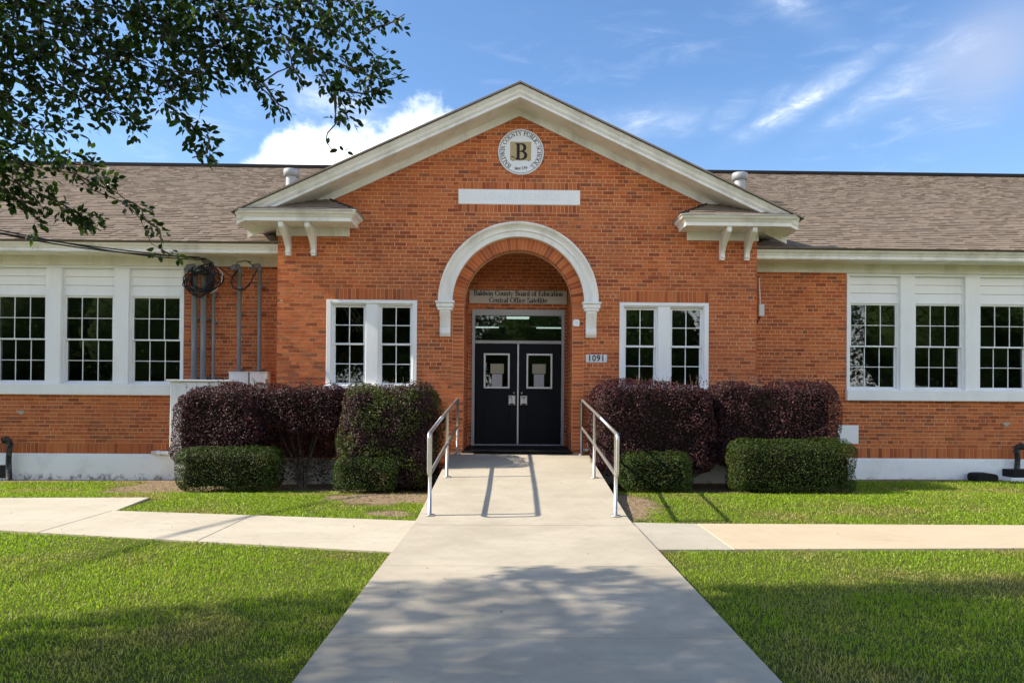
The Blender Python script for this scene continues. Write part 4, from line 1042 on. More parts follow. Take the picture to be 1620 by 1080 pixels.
SPRAYS=[
(0.11,[(-3.72,4.90,4.23),(-3.14,4.90,3.91),(-2.64,4.90,3.71),(-2.14,4.90,3.46),(-2.04,4.90,3.37)]),
(0.10,[(-3.56,4.70,3.80),(-3.09,4.70,3.56),(-2.73,4.70,3.37),(-2.47,4.70,3.23),(-2.36,4.70,3.13)]),
(0.10,[(-3.48,4.60,3.51),(-3.10,4.60,3.36),(-2.90,4.60,3.24),(-2.80,4.60,3.13)]),
(0.10,[(-3.63,4.80,3.36),(-3.31,4.80,3.20),(-3.11,4.80,3.10),(-2.94,4.80,3.08)]),
(0.10,[(-3.53,5.10,4.35),(-2.88,5.10,4.10),(-2.24,5.10,3.89),(-1.80,5.10,3.70)]),
(0.09,[(-2.94,5.20,4.42),(-2.28,5.20,4.17),(-1.71,5.20,3.97),(-1.46,5.20,3.84),(-1.27,5.20,3.56)]),
(0.09,[(-1.40,5.20,3.80),(-1.13,5.20,3.69),(-0.93,5.20,3.62),(-0.82,5.20,3.64)]),
(0.05,[(-1.27,5.20,3.56),(-1.06,5.20,3.52),(-0.95,5.20,3.56)]),
(0.07,[(-1.27,5.20,3.55),(-1.25,5.20,3.45),(-1.26,5.20,3.31)]),
(0.10,[(-1.88,5.30,4.45),(-1.34,5.30,4.14),(-1.13,5.30,3.96),(-0.98,5.30,3.83),(-0.97,5.30,3.74)]),
(0.10,[(-1.52,5.30,4.46),(-1.16,5.30,4.21),(-1.09,5.30,4.12)]),
(0.05,[(-1.02,5.30,4.04),(-0.92,5.30,4.06),(-0.85,5.30,4.10)]),
(0.08,[(-2.40,5.00,3.80),(-2.04,5.00,3.61),(-1.88,5.00,3.58)]),
(0.07,[(-2.06,5.00,3.80),(-1.79,5.00,3.59),(-1.74,5.00,3.47)]),
(0.05,[(-1.70,5.00,3.51),(-1.59,5.00,3.36),(-1.53,5.00,3.33)]),
(0.04,[(-1.50,5.00,3.62),(-1.46,5.00,3.56),(-1.44,5.00,3.51)]),
(0.05,[(-2.30,4.90,3.31),(-2.18,4.90,3.23),(-2.10,4.90,3.15),(-2.01,4.90,3.08)]),
(0.05,[(-2.01,4.90,3.08),(-2.03,4.90,2.99),(-2.12,4.90,2.96)]),
(0.12,[(-4.08,5.40,3.41),(-3.72,5.40,3.26),(-3.47,5.40,3.17),(-3.33,5.40,3.08)]),
(0.10,[(-4.23,5.60,3.23),(-3.76,5.60,3.14),(-3.41,5.60,3.06)]),
(0.07,[(-3.36,5.60,3.14),(-3.24,5.60,3.11),(-3.08,5.60,3.08)]),
(0.07,[(-3.29,5.60,3.05),(-3.17,5.60,2.98),(-3.05,5.60,2.94)]),
(0.04,[(-2.91,5.60,2.85),(-2.85,5.60,2.83),(-2.80,5.60,2.79)]),
(0.03,[(-2.78,5.60,2.72),(-2.72,5.60,2.67),(-2.66,5.60,2.64)]),
(0.03,[(-2.64,5.60,2.48),(-2.60,5.60,2.46),(-2.56,5.60,2.44)]),
(0.08,[(-3.97,5.50,3.07),(-3.65,5.50,2.94),(-3.44,5.50,2.85)]),
(0.05,[(-3.41,5.50,2.84),(-3.27,5.50,2.76),(-3.16,5.50,2.69),(-3.08,5.50,2.65)]),
(0.04,[(-3.24,5.50,2.72),(-3.18,5.50,2.63)]),
(0.06,[(-3.92,5.50,2.94),(-3.64,5.50,2.85),(-3.56,5.50,2.73),(-3.49,5.50,2.66)]),
(0.11,[(-3.71,5.00,4.12),(-3.04,5.00,4.00),(-2.40,5.00,3.93),(-1.98,5.00,3.93)]),
(0.11,[(-3.10,5.10,4.32),(-2.45,5.10,4.15),(-1.89,5.10,4.07),(-1.50,5.10,4.07)]),
(0.11,[(-2.33,5.30,4.45),(-1.79,5.30,4.27),(-1.34,5.30,4.23),(-1.02,5.30,4.22)]),
(0.11,[(-3.64,4.80,3.72),(-3.07,4.80,3.73),(-2.67,4.80,3.58),(-2.30,4.80,3.50),(-2.02,4.80,3.47)]),
(0.10,[(-3.24,4.70,3.48),(-2.85,4.70,3.33),(-2.59,4.70,3.20),(-2.35,4.70,3.12)]),
(0.10,[(-2.62,5.00,3.97),(-2.11,5.00,3.76),(-1.85,5.00,3.72),(-1.68,5.00,3.81)]),
(0.10,[(-1.71,5.20,4.09),(-1.40,5.20,3.98),(-1.20,5.20,3.92)]),
(0.09,[(-3.48,4.60,3.39),(-3.13,4.60,3.24),(-2.94,4.60,3.13)]),
(0.09,[(-3.14,4.90,3.86),(-2.77,4.90,3.75),(-2.44,4.90,3.62)]),
(0.09,[(-2.91,4.80,3.57),(-2.59,4.80,3.41),(-2.34,4.80,3.33),(-2.18,4.80,3.38)]),
(0.09,[(-2.02,5.00,3.98),(-1.77,5.00,3.81),(-1.60,5.00,3.75)]),
(0.09,[(-3.99,5.40,3.32),(-3.67,5.40,3.14),(-3.54,5.40,3.01)]),
(0.10,[(-3.70,5.10,4.09),(-3.40,5.10,3.96),(-3.14,5.10,3.88)]),
]
TWIGS=[
[(-3.43,5.60,3.07),(-3.29,5.60,3.05),(-3.17,5.60,2.93),(-2.91,5.60,2.83),(-2.81,5.60,2.72),(-2.72,5.60,2.53),(-2.64,5.60,2.48)],
[(-1.66,5.20,3.95),(-1.46,5.20,3.83),(-1.35,5.20,3.69),(-1.27,5.20,3.56),(-1.19,5.20,3.53),(-1.04,5.20,3.52)],
[(-1.27,5.20,3.56),(-1.25,5.20,3.31),(-1.31,5.20,3.24),(-1.32,5.20,3.19),(-1.29,5.20,3.14),(-1.25,5.20,3.10),(-1.18,5.20,3.10)],
[(-1.56,5.00,3.81),(-1.51,5.00,3.68),(-1.50,5.00,3.61)],
[(-1.09,5.30,3.97),(-1.01,5.30,4.03),(-0.92,5.30,4.06),(-0.79,5.30,4.14)],
[(-1.76,5.00,3.51),(-1.66,5.00,3.43),(-1.57,5.00,3.30)],
]

# ------------------------------------------------------------------ foliage
def leaf_quads(C, Nrm, size, asp=.5, rs=None, fold=.25):
    """C (n,3) leaf centres, Nrm (n,3) facing; returns V,F of two-triangle-pair leaves (quads folded on the midrib)"""
    rs = rs or rng; n = len(C)
    Nrm = Nrm/np.linalg.norm(Nrm, axis=1, keepdims=True)
    t = rs.normal(size=(n, 3)); t -= (t*Nrm).sum(1, keepdims=True)*Nrm; t /= np.linalg.norm(t, axis=1, keepdims=True)
    b = np.cross(Nrm, t); L = (size*(.7+.6*rs.random(n)))[:, None]; W = L*asp
    base, tip = C-t*L*.5, C+t*L*.5-Nrm*L*.12
    l, r = C+b*W*.5+Nrm*L*fold*.3-t*L*.04, C-b*W*.5+Nrm*L*fold*.3-t*L*.04
    V = np.stack([base, r, tip, l], 1).reshape(-1, 3)
    i = np.arange(n)[:, None]*4
    F = np.concatenate([np.stack([i[:, 0], i[:, 0]+1, i[:, 0]+2], 1), np.stack([i[:, 0], i[:, 0]+2, i[:, 0]+3], 1)], 0)
    return V, F
def lobe_points(lo, hi, n, rs, e=.30, bump=.09, seed=0, inner=.16):
    """points on and just inside an uneven rounded-box shell"""
    lo, hi = np.array(lo), np.array(hi); c = (lo+hi)/2; h = (hi-lo)/2
    d = rs.normal(size=(n*2, 3))*h**.0
    # sample the box faces evenly, then round the corners
    area = np.array([h[1]*h[2], h[1]*h[2], h[0]*h[2], h[0]*h[2], h[0]*h[1], h[0]*h[1]*.35]); f = rs.choice(6, n, p=area/area.sum())
    u = rs.uniform(-1, 1, (n, 3)); ax = f//2; sg_ = np.where(f % 2 == 0, 1.0, -1.0)
    sg_ = np.where(ax == 2, np.where(f == 4, 1.0, -1.0), sg_)
    u[np.arange(n), ax] = sg_
    rad = min(h)*.58
    p = u*h
    core = np.clip(p, -(h-rad), (h-rad)); dv = p-core; ln = np.linalg.norm(dv, axis=1, keepdims=True)+1e-9
    nrm = dv/ln; p = core+nrm*rad
    k = np.array([noise.noise(Vector(((q[0]+c[0])*2.3+seed, (q[1]+c[1])*2.3, (q[2]+c[2])*2.3))) + .5*noise.noise(Vector((q[0]*6+seed, q[1]*6, q[2]*6))) + .9*noise.noise(Vector((q[0]*.95+seed*2, q[1]*.95, q[2]*.95))) for q in p])
    dep = (rs.random(n)**2.2)*inner
    p = p + nrm*(k[:, None]*bump - dep[:, None])
    return p+c, nrm
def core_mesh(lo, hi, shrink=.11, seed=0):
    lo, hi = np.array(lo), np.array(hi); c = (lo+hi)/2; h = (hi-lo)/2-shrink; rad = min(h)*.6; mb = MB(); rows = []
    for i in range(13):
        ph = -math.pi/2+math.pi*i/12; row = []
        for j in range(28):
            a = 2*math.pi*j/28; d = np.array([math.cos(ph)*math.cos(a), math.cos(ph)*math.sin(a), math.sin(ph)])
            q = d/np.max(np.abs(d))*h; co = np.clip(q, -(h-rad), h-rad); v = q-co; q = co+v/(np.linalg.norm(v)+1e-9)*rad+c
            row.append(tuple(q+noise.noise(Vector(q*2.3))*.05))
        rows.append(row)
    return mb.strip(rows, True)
def hedge(name, label, cat, lobes, mt, per_m2, size, seed, group, sprigs=0, stems=(), asp=.55, bump=.10, sparse=()):
    rs = np.random.default_rng(seed)
    lo = np.min([l[0] for l in lobes], 0); hi = np.max([l[1] for l in lobes], 0)
    t = thing(name, label, cat, (float((lo[0]+hi[0])/2), float((lo[1]+hi[1])/2), float(gz((lo[0]+hi[0])/2, 12))), group)
    Cs, Ns = [], []
    cm = MB()
    for k, (a, b) in enumerate(lobes):
        h = (np.array(b)-np.array(a)); A = 2*(h[0]*h[2]+h[1]*h[2])+1.35*h[0]*h[1]
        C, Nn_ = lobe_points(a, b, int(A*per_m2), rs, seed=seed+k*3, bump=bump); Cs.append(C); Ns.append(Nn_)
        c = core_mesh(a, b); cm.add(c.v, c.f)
    for a, b, dens in sparse:
        n = int(np.prod(np.array(b)-np.array(a))*dens); Cs.append(rs.uniform(a, b, (n, 3))); Ns.append(rs.normal(size=(n, 3)))
    C, Nn_ = np.concatenate(Cs), np.concatenate(Ns)
    keep = C[:, 2] > np.array([gz(x, y) for x, y in C[:, :2]])+.01
    C, Nn_ = C[keep], Nn_[keep]
    dirs = Nn_*1.0+rs.normal(size=C.shape)*.65+np.array([0, 0, .35])
    V, F = leaf_quads(C, dirs, size, asp, rs)
    # sprigs that escaped the last clipping
    tw = MB(); SC = []
    for _ in range(sprigs):
        l = lobes[rs.integers(len(lobes))]; x = rs.uniform(l[0][0]+.1, l[1][0]-.1); y = rs.uniform(l[0][1]+.05, l[1][1]-.1); z = l[1][2]-.02; hgt = rs.uniform(.04, .17)
        tip = (x+rs.normal()*.03, y+rs.normal()*.03, z+hgt); tw.tube([(x, y, z-.1), tip], [.003, .0015], 4, False)
        for q in np.arange(0, 1.01, .17): SC.append((x+(tip[0]-x)*q+rs.normal()*.008, y+(tip[1]-y)*q, z+hgt*q+rs.normal()*.006))
    if SC:
        SC = np.array(SC); V2, F2 = leaf_quads(SC, rs.normal(size=SC.shape)+np.array([0, -.5, .5]), size*.9, asp, rs)
        F = np.concatenate([F, F2+len(V)]); V = np.concatenate([V, V2])
    npmesh('foliage', V, F, mt, t, 'stuff')
    cm.obj('shade_core', M_CORE, t, True)
    if tw.v: tw.obj('sprig_stems', M_BARK, t)['kind'] = 'stuff'
    for (x, y, z) in stems:
        s = MB(); n = 7
        for k in range(n):
            a = 2*math.pi*k/n; e = (x+math.cos(a)*rs.uniform(.15, .5), y+math.sin(a)*rs.uniform(.05, .2), z)
            g = gz(x, y)
            s.tube([(x+math.cos(a)*.05, y+math.sin(a)*.05, g-.02), (x+(e[0]-x)*.35, y+(e[1]-y)*.35, g+(z-g)*.45), e], [.022, .016, .010], 7)
        s.obj('stem', M_BARK, t, True)
    return t
def L(x0, x1, y0, y1, z0, z1): return (np.array((x0, y0, z0)), np.array((x1, y1, z1)))
gp, gb = 'purple clipped hedges against the school front', 'low green clipped hedges'
hedge('purple_hedge', 'long dark purple hedge left, hiding the foot of the white electrical cabinet', 'hedge',
      [L(-5.50, -4.0, 11.85, 12.95, .16, 1.50), L(-4.5, -2.70, 11.95, 12.9, .72, 1.54)], M_PURPLE, 3000, .032, 1, gp, 70, [(-3.45, 12.35, .8), (-4.7, 12.4, .6)], sparse=[((-4.2, 12.15, .35), (-2.8, 12.75, .8), 17000), ((-3.95, 12.15, -.05), (-3.0, 12.6, .4), 9000)])
hedge('mixed_hedge', 'purple hedge mottled with green leaves beside the left railing', 'hedge',
      [L(-2.70, -1.17, 11.45, 12.8, -.10, 1.57)], M_MIXED, 3000, .032, 2, gp, 10, [(-2.0, 12.2, .5)])
hedge('purple_hedge', 'rounded purple hedge just right of the right railing', 'hedge',
      [L(1.33, 3.35, 11.75, 12.9, .10, 1.62)], M_PURPLE, 3000, .032, 3, gp, 44, [(2.3, 12.3, .5)])
hedge('purple_hedge', 'rightmost purple hedge in front of the corner of the right wing', 'hedge',
      [L(3.28, 5.36, 11.85, 12.95, .28, 1.66)], M_PURPLE, 3000, .032, 4, gp, 44, [(4.3, 12.4, .6)])
hedge('boxwood_hedge', 'low green box hedge below the left purple hedge', 'hedge', [L(-5.13, -3.60, 11.25, 12.0, -.14, .56)], M_BOX, 4200, .024, 5, gb, 0, (), .6, .05)
hedge('boxwood_hedge', 'small low green hedge under the mottled hedge left of the ramp', 'hedge', [L(-2.72, -1.75, 11.22, 11.95, -.12, .42)], M_BOX, 4200, .024, 6, gb, 0, (), .6, .06)
hedge('boxwood_hedge', 'short green box hedge right of the ramp, smaller of the two on that side', 'hedge', [L(1.72, 2.80, 11.3, 12.0, -.12, .54)], M_BOX, 4200, .024, 7, gb, 0, (), .6, .05)
hedge('boxwood_hedge', 'wide green box hedge below the rightmost purple hedge', 'hedge', [L(3.42, 5.36, 11.2, 12.1, -.12, .73)], M_BOX, 4200, .024, 8, gb, 0, (), .6, .05)

# ------------------------------------------------------------------ the shade tree
tree = thing('shade_tree', 'leafy tree whose dark branches hang across the upper left sky', 'tree', (-6.6, .8, gz(-6.6, .8)))
wood = MB()
T0 = Vector((-6.6, .8, -.1))
wood.tube([T0, (-6.55, .82, .6), (-6.5, .9, 1.4), (-6.4, 1.0, 2.2)], [.30, .22, .19, .17], 14)
wood.obj('trunk', M_BARK, tree, True)
forks = []
limb = MB()
for k in range(11):
    a = 2*math.pi*k/11+.2; rr = random.uniform(3.0, 4.4); zt = random.uniform(4.2, 7.2)
    e = Vector((-6.4+math.cos(a)*rr*1.05, .9+math.sin(a)*rr*.95, zt))
    mid = Vector((-6.4+math.cos(a)*rr*.45, 1.0+math.sin(a)*rr*.4, 2.2+(zt-2.2)*.62))
    limb.tube([(-6.42, .98, 2.0), mid, e], [.11, .07, .025], 8); forks.append((mid, e))
hub = Vector((-5.2, 3.4, 4.2)); limb.tube([(-6.42, 1.0, 2.05), (-5.9, 2.2, 3.3), hub], [.12, .10, .08], 8)
hub2 = Vector((-3.9, 4.6, 4.75)); limb.tube([hub, (-4.6, 4.1, 4.6), hub2], [.08, .06, .045], 8)
limb.obj('limb', M_BARK, tree, True)
# SPRAYS / TWIGS: hanging twigs, metres
tp = MB(); LC, LN, LT = [], [], []
rs = np.random.default_rng(77); placed = []
for si, (rad, pts) in enumerate(SPRAYS):
    P = [Vector(p) for p in pts]
    # give the spray some depth of its own
    P = [Vector((p.x, p.y+.0, p.z)) for p in P]
    off_ = P[0].x < -.69*P[0].y-.12 or P[0].z > 1.42+.545*P[0].y
    if not off_ and placed:
        q = min(placed, key=lambda q: (q-P[0]).length); tp.tube([q, (q+P[0])/2+Vector((0, 0, .015)), P[0]], [.006, .005, .004], 5, False)
    placed += P
    if off_:
        h = hub if P[0].z < 3.9 else hub2
        tp.tube([h, (h+P[0])/2+Vector((0, 0, .12)), P[0]], [.02, .013, .009], 5, False)
    tp.tube(P, [max(.003, .008-.0016*i) for i in range(len(P))], 5, False)
    for p, q in zip(P, P[1:]):
        n = max(1, int((q-p).length/.027))
        for i in range(n):
            c = p.lerp(q, (i+rs.random())/n); off = rs.normal(size=3)*rad*np.array([.55, .9, .52]); e = c+Vector(off)
            if rs.random() < .5: tp.tube([c, c.lerp(e, .6)+Vector((0, 0, .01)), e], [.0028, .002, .0012], 3, False)
            k = rs.integers(6, 11); ax = (Vector(off)+Vector((.05, 0, -.06))).normalized()
            for j in range(k):
                d = (ax*.9+Vector(rs.normal(size=3)*.75)).normalized()
                LC.append(e+d*.035+ax*(j-k/2)*.012); LT.append(d); LN.append(Vector(rs.normal(size=3))+Vector((0, 0, .8)))
for pts in TWIGS: tp.tube([Vector(p) for p in pts], [max(.0022, .0065-.0008*i) for i in range(len(pts))], 5, False)
for c in ((-1.235, 5.2, 3.125), (-1.195, 5.2, 3.12), (-1.17, 5.2, 3.11), (-1.3, 5.2, 3.21)):
    for _ in range(2): LC.append(Vector(c)); LT.append(Vector((rs.normal(), 0, -.3+rs.normal()*.4)).normalized()); LN.append(Vector(rs.normal(size=3)))
tp.obj('twigs', M_BARK, tree)['kind'] = 'stuff'
# leaf outline: pointed ellipse, folded a little along the midrib
LEAF = [(0, 0), (.22, .20), (.5, .27), (.78, .17), (1, 0), (.78, -.17), (.5, -.27), (.22, -.20)]
def tree_leaf_v(c, t, n, s):
    t = t.normalized(); n = (n-t*n.dot(t)).normalized(); b = n.cross(t)
    return [c+t*(a*s)+b*(w*s)+n*(abs(w)*s*.35-(a-.3)**2*s*.12) for a, w in LEAF]
LF = [(0,1,7),(1,2,6,7),(2,3,5,6),(3,4,5)]
sizes = [float(.044+.024*rs.random()) for _ in LC]
order_ = sorted(range(len(LC)), key=lambda i: LC[i].y/ sizes[i])
inview = [i for i in order_ if LC[i].x > -.66*LC[i].y and LC[i].z < 1.42+.50*LC[i].y]
single = set(inview[:300])
me_leaf = MB().add([tuple(v) for v in tree_leaf_v(Vector((0,0,0)), Vector((1,0,0)), Vector((0,0,1)), .060)], LF).mesh('leaf'); me_leaf.materials.append(M_TREE)
big = MB()
for i in range(len(LC)):
    if i in single:
        t = LT[i].normalized(); n = (LN[i]-t*LN[i].dot(t)).normalized(); b = n.cross(t)
        mm = Matrix((t, b, n)).transposed().to_4x4(); mm.translation = LC[i]
        o = link('leaf', me_leaf, tree); o.matrix_basis = mm
    else:
        big.add([tuple(v) for v in tree_leaf_v(LC[i], LT[i], LN[i], sizes[i])], LF)
# rest of the crown, above and left of the walk
n = 98000
d = rs.normal(size=(n, 3)); d /= np.linalg.norm(d, axis=1, keepdims=True); r_ = rs.random(n)**.42
C = d*r_[:, None]*np.array([5.6, 4.75, 2.9])+np.array([-6.4, .45, 5.35])
k = np.array([noise.noise(Vector(q*.62))+.5*noise.noise(Vector(q*1.5)) for q in C])
C = C[k > -.36]
keep = ((C[:, 2] > 1.9+.565*C[:, 1]) | (C[:, 0] < -.78*C[:, 1]-.35) | (C[:, 1] < .3)) & (C[:, 2] > 2.3)
C = C[keep]
big.obj('leaves', M_TREE, tree)['kind'] = 'stuff'
V, F = leaf_quads(C, rs.normal(size=C.shape)+np.array([0, 0, .9]), .115, .62, rs); npmesh('crown', V, F, M_TREE, tree, 'stuff')

M_FARCORE = mat('inner_foliage', lambda N: princ(N, N.mix(N.noise(pos(N), 2.2, 5, .7), (.03, .055, .015), (.10, .14, .05)), .95, spec=.05))
# trees across the street, seen only as reflections in the glass
ST = [(-41, -19, 10, 6), (-31, -23, 11, 6), (-22.5, -20, 9.5, 5.6), (-14, -23, 11, 5.4), (-6, -20, 8.5, 5.2), (1.5, -22, 8.0, 5.0), (9.0, -21, 9, 5.2), (18, -22, 9.5, 5.6), (27, -20, 10.5, 5.8), (36, -22, 11, 6.2)]
WORDS = ('first', 'second', 'third', 'fourth', 'fifth', 'sixth', 'seventh', 'eighth', 'ninth', 'tenth')
for i, (x, y, h, w) in enumerate(ST):
    lab = 'leafy tree across the street behind the viewer, %s from the left' % WORDS[i]
    t = thing('street_tree', lab, 'tree', (x, y, gz(x, y)), 'trees across the street')
    MB().tube([(x, y, -.1), (x+.1, y, h*.3), (x-.1, y+.1, h*.55)], [.35, .26, .14], 10).obj('trunk', M_BARK, t, True)
    n = 15000; d = rs.normal(size=(n, 3)); d /= np.linalg.norm(d, axis=1, keepdims=True)
    C = d*(rs.random(n)**.4)[:, None]*np.array([w, w*.9, h*.5])+np.array([x, y, h*.5])
    cm = MB(); rows = []
    for a in range(9):
        ph = -math.pi/2+math.pi*a/8; row = []
        for b in range(16):
            q = 2*math.pi*b/16; k = .70+.22*noise.noise(Vector((x+math.cos(q)*2, y+math.sin(q)*2, a*.7)))
            row.append((x+w*k*math.cos(ph)*math.cos(q), y+w*.9*k*math.cos(ph)*math.sin(q), h*.5+h*.5*k*math.sin(ph)))
        rows.append(row)
    cm.strip(rows, True).obj('inner_crown', M_FARCORE, t, True)
    kk = np.array([noise.noise(Vector(q*.55))+.5*noise.noise(Vector(q*1.3)) for q in C]); C = C[kk > -.12]
    V, F = leaf_quads(C, rs.normal(size=C.shape)+np.array([0, 0, .8]), .24, .6, rs); npmesh('crown', V, F, M_FARTREE, t, 'stuff')

# ------------------------------------------------------------------ grass
def grass():
    n = 640000
    y = np.sqrt(rng.uniform(2.6**2, 13.62**2, n)); x = rng.uniform(-1, 1, n)*(.80*y+.9)
    # thin the far lawn, keep the near lawn dense
    keep = rng.random(n) < np.clip(5.2/y, .40, 1.0)
    x, y = x[keep], y[keep]
    ok = np.array([not on_conc(a, b, -.006-.035*abs(noise.noise(Vector((a*4, b*4, 9))))) for a, b in zip(x, y)]); x, y = x[ok], y[ok]
    bare = np.array([dirt(a, b) for a, b in zip(x, y)]); nz = np.array([noise.noise(Vector((a*3.1, b*3.1, 2)))*.55+noise.noise(Vector((a*9, b*9, 5)))*.25 for a, b in zip(x, y)])
    ok = (bare+nz*.8 < .42) | (rng.random(len(x)) < .015); x, y, nz = x[ok], y[ok], nz[ok]
    inb = (y > FY-.05) & (np.abs(x-XC) < PH); x, y, nz = x[~inb], y[~inb], nz[~inb]
    z = np.array([gz(a, b) for a, b in zip(x, y)]); n = len(x)
    h = (.017+.024*rng.random(n))*(1+.5*nz); tall = rng.random(n) < .02; h[tall] *= 1.7
    w = (.0025+.0019*rng.random(n))*np.clip(y/7, .85, 1.5)
    a = rng.uniform(0, 2*np.pi, n); ln = np.abs(rng.normal(size=n))*.7+.2; la = rng.uniform(0, 2*np.pi, n)
    P = np.stack([x, y, z-.004], 1); s = np.stack([np.cos(a)*w, np.sin(a)*w, 0*w], 1)
    le = np.stack([np.cos(la)*ln*h, np.sin(la)*ln*h, h*0], 1); upv = np.stack([0*h, 0*h, h], 1)
    m_ = P+le*.3+upv*.62; t_ = P+le*1.0+upv*np.clip(1-.35*ln, .3, 1)[:, None]
    V = np.stack([P-s, P+s, m_+s*.8, m_-s*.8, t_], 1).reshape(-1, 3); i = np.arange(n)*5
    F = np.concatenate([np.stack([i, i+1, i+2], 1), np.stack([i, i+2, i+3], 1), np.stack([i+3, i+2, i+4], 1)])
    o = npmesh('grass', V, F, M_GRASS, None, 'stuff'); o['label'] = 'short mown green lawn grass either side of the walk'; o['category'] = 'grass'
grass()
# leaf litter and crumbs of soil on the bare patches and walks
C = []
while len(C) < 5200:
    x, y = random.uniform(-8, 8), random.uniform(3.6, 13.2)
    if not on_conc(x, y) and dirt(x, y) < .3 and random.random() < .035 and y < 11: C.append((x, y, gz(x, y)+.03))
    elif dirt(x, y) > .5 and not on_conc(x, y): C.append((x, y, gz(x, y)+.008))
    elif on_conc(x, y) and random.random() < .003 and y < 12: C.append((x, y, (rz(y) if WX0 < x < WX1 else -.03)+.006))
C = np.array(C); V, F = leaf_quads(C, rs.normal(size=C.shape)*.35+np.array([0, 0, 1]), .024, .5, rs)
M_LITTER = leafmat('dry_leaf', [(0, (.10, .06, .03)), (.6, (.24, .16, .08)), (1, (.40, .32, .2))], (1, 1, .6), .15)
o = npmesh('leaf_litter', V, F, M_LITTER, None, 'stuff'); o['label'] = 'scattered dry leaves on the bare soil under the hedges'; o['category'] = 'leaves'

# ------------------------------------------------------------------ utilities on the left wing
cab = thing('electrical_cabinet', 'white painted electrical cabinet on the left wing wall behind the purple hedge', 'cabinet', (-5.6, 13.45, .23))
MB().bbox(-6.10, -5.05, 13.30, WY-.005, .23, 1.60, .012).obj('body', M_BOXPAINT, cab)
MB().bbox(-6.15, -5.02, 13.25, WY-.005, 1.601, 1.635, .006).obj('lid', M_BOXPAINT, cab)
MB().bbox(-6.102, -6.092, 13.32, 13.34, .9, 1.1).obj('hinge', M_INK, cab)
MB().prism_x([(13.295, .26), (13.2905, .28), (13.2905, 1.56), (13.295, 1.58)], -5.98, -5.15).obj('door', M_BOXPAINT, cab)
for (a, b), l in (((-5.115, -4.775), 'white meter box nearest the cabinet, behind the hedge top'), ((-4.742, -4.422), 'white meter box nearest the portico corner, behind the hedge top')):
    t = thing('meter_box', l, 'meter box', ((a+b)/2, 13.5, 1.38), 'meter boxes on the left wing')
    MB().bbox(a, b, 13.44, WY-.003, 1.38, 1.775, .008).obj('body', M_BOXPAINT, t); MB().bbox(a-.008, b+.008, 13.425, WY-.003, 1.776, 1.79, .003).obj('lid', M_BOXPAINT, t)
CD = [(-5.765, .052, 3.62, 1.63, 'thick grey conduit nearest the left window'), (-5.60, .052, 3.60, 1.63, 'thick grey conduit behind the cable coil, second from the window'),
      (-5.42, .026, 3.50, 1.63, 'thin grey conduit between the thick pair and the meter boxes'), (-4.955, .037, 3.64, 1.78, 'grey conduit rising from the meter box nearest the cabinet'),
      (-4.59, .034, 3.66, 1.78, 'grey conduit closest to the portico, above the last meter box')]
for x, r, zt, zb, l in CD:
    t = thing('conduit', l, 'conduit', (x, 13.5, zb), 'electrical conduits on the left wing')
    MB().tube([(x, 13.5, zb), (x-.01, 13.5, zt)], r, 14).obj('pipe', M_CONDUIT, t, True)
    for z in (zb+.03, (zb+zt)/2+.1, zt-.35):
        cl = MB(); cl.tube([(x, 13.5, z), (x, 13.5, z+.035)], r*1.18, 14); cl.box(x-r*1.9, x+r*1.9, 13.53, WY, z+.008, z+.026)
        cl.obj('clamp', M_CONDUIT, t)
    hd = MB()   # gooseneck weatherhead
    if zt > 3.55: hd.tube([(x-.01, 13.5, zt-.06), (x-.01, 13.5, zt+.0), (x-.03, 13.47, zt+.045), (x-.08, 13.42, zt+.03), (x-.12, 13.38, zt-.03)], [r*1.15, r*1.35, r*1.45, r*1.3, r*.9], 12)
    else: hd.tube([(x-.01, 13.5, zt-.03), (x-.01, 13.5, zt+.04)], r*1.35, 12)
    hd.obj('weatherhead', M_CONDUIT, t, True)
coil = thing('cable_coil', 'tangled coil of black cables hanging round the thick conduits', 'cable', (-5.6, 13.38, 3.43))
cb = MB(); rn = random.Random(5)
for k in range(11):
    rx, rz_ = rn.uniform(.16, .31), rn.uniform(.14, .27); cx_, cz_ = -5.6+rn.uniform(-.06, .10), 3.42+rn.uniform(-.05, .05); y = 13.36+rn.uniform(-.05, .06); ph = rn.uniform(0, 6.28)
    a1 = rn.uniform(4.6, 6.2)
    cb.tube([(cx_+rx*math.cos(ph+a1*i/26)+.015*math.sin(i*1.3+k), y+.02*math.sin(i*.7+k), cz_+rz_*math.sin(ph+a1*i/26)+.012*math.cos(i*1.1)) for i in range(27)], rn.choice((.009, .011, .014)), 6)
for k in range(6):
    x = -5.42+rn.uniform(-.07, .05); cb.tube([(x+.02, 13.36, 3.74), (x+.06, 13.33, 3.62), (x+.03+.05*rn.random(), 13.32, 3.45), (x-.04, 13.33, 3.28), (x-.15, 13.35, 3.20)], .011, 6)
cb.obj('loops', M_CABLE, coil, True)
lw = thing('cable_loop', 'thin black cable looping between the two right-hand conduits', 'cable', (-4.8, 13.4, 3.5))
c2 = MB()
c2.tube([(-4.97, 13.42, 3.62), (-5.05, 13.38, 3.5), (-5.05, 13.37, 3.34), (-4.95, 13.37, 3.26), (-4.82, 13.38, 3.28), (-4.72, 13.39, 3.40), (-4.66, 13.41, 3.55), (-4.62, 13.42, 3.62)], .010, 6)
c2.tube([(-4.97, 13.42, 3.60), (-5.08, 13.38, 3.42), (-5.03, 13.36, 3.28), (-4.88, 13.36, 3.24), (-4.74, 13.37, 3.33), (-4.68, 13.39, 3.5)], .009, 6)
c2.tube([(-5.45, 13.36, 3.70), (-5.25, 13.36, 3.64), (-5.08, 13.37, 3.50), (-4.98, 13.38, 3.40)], .009, 6)
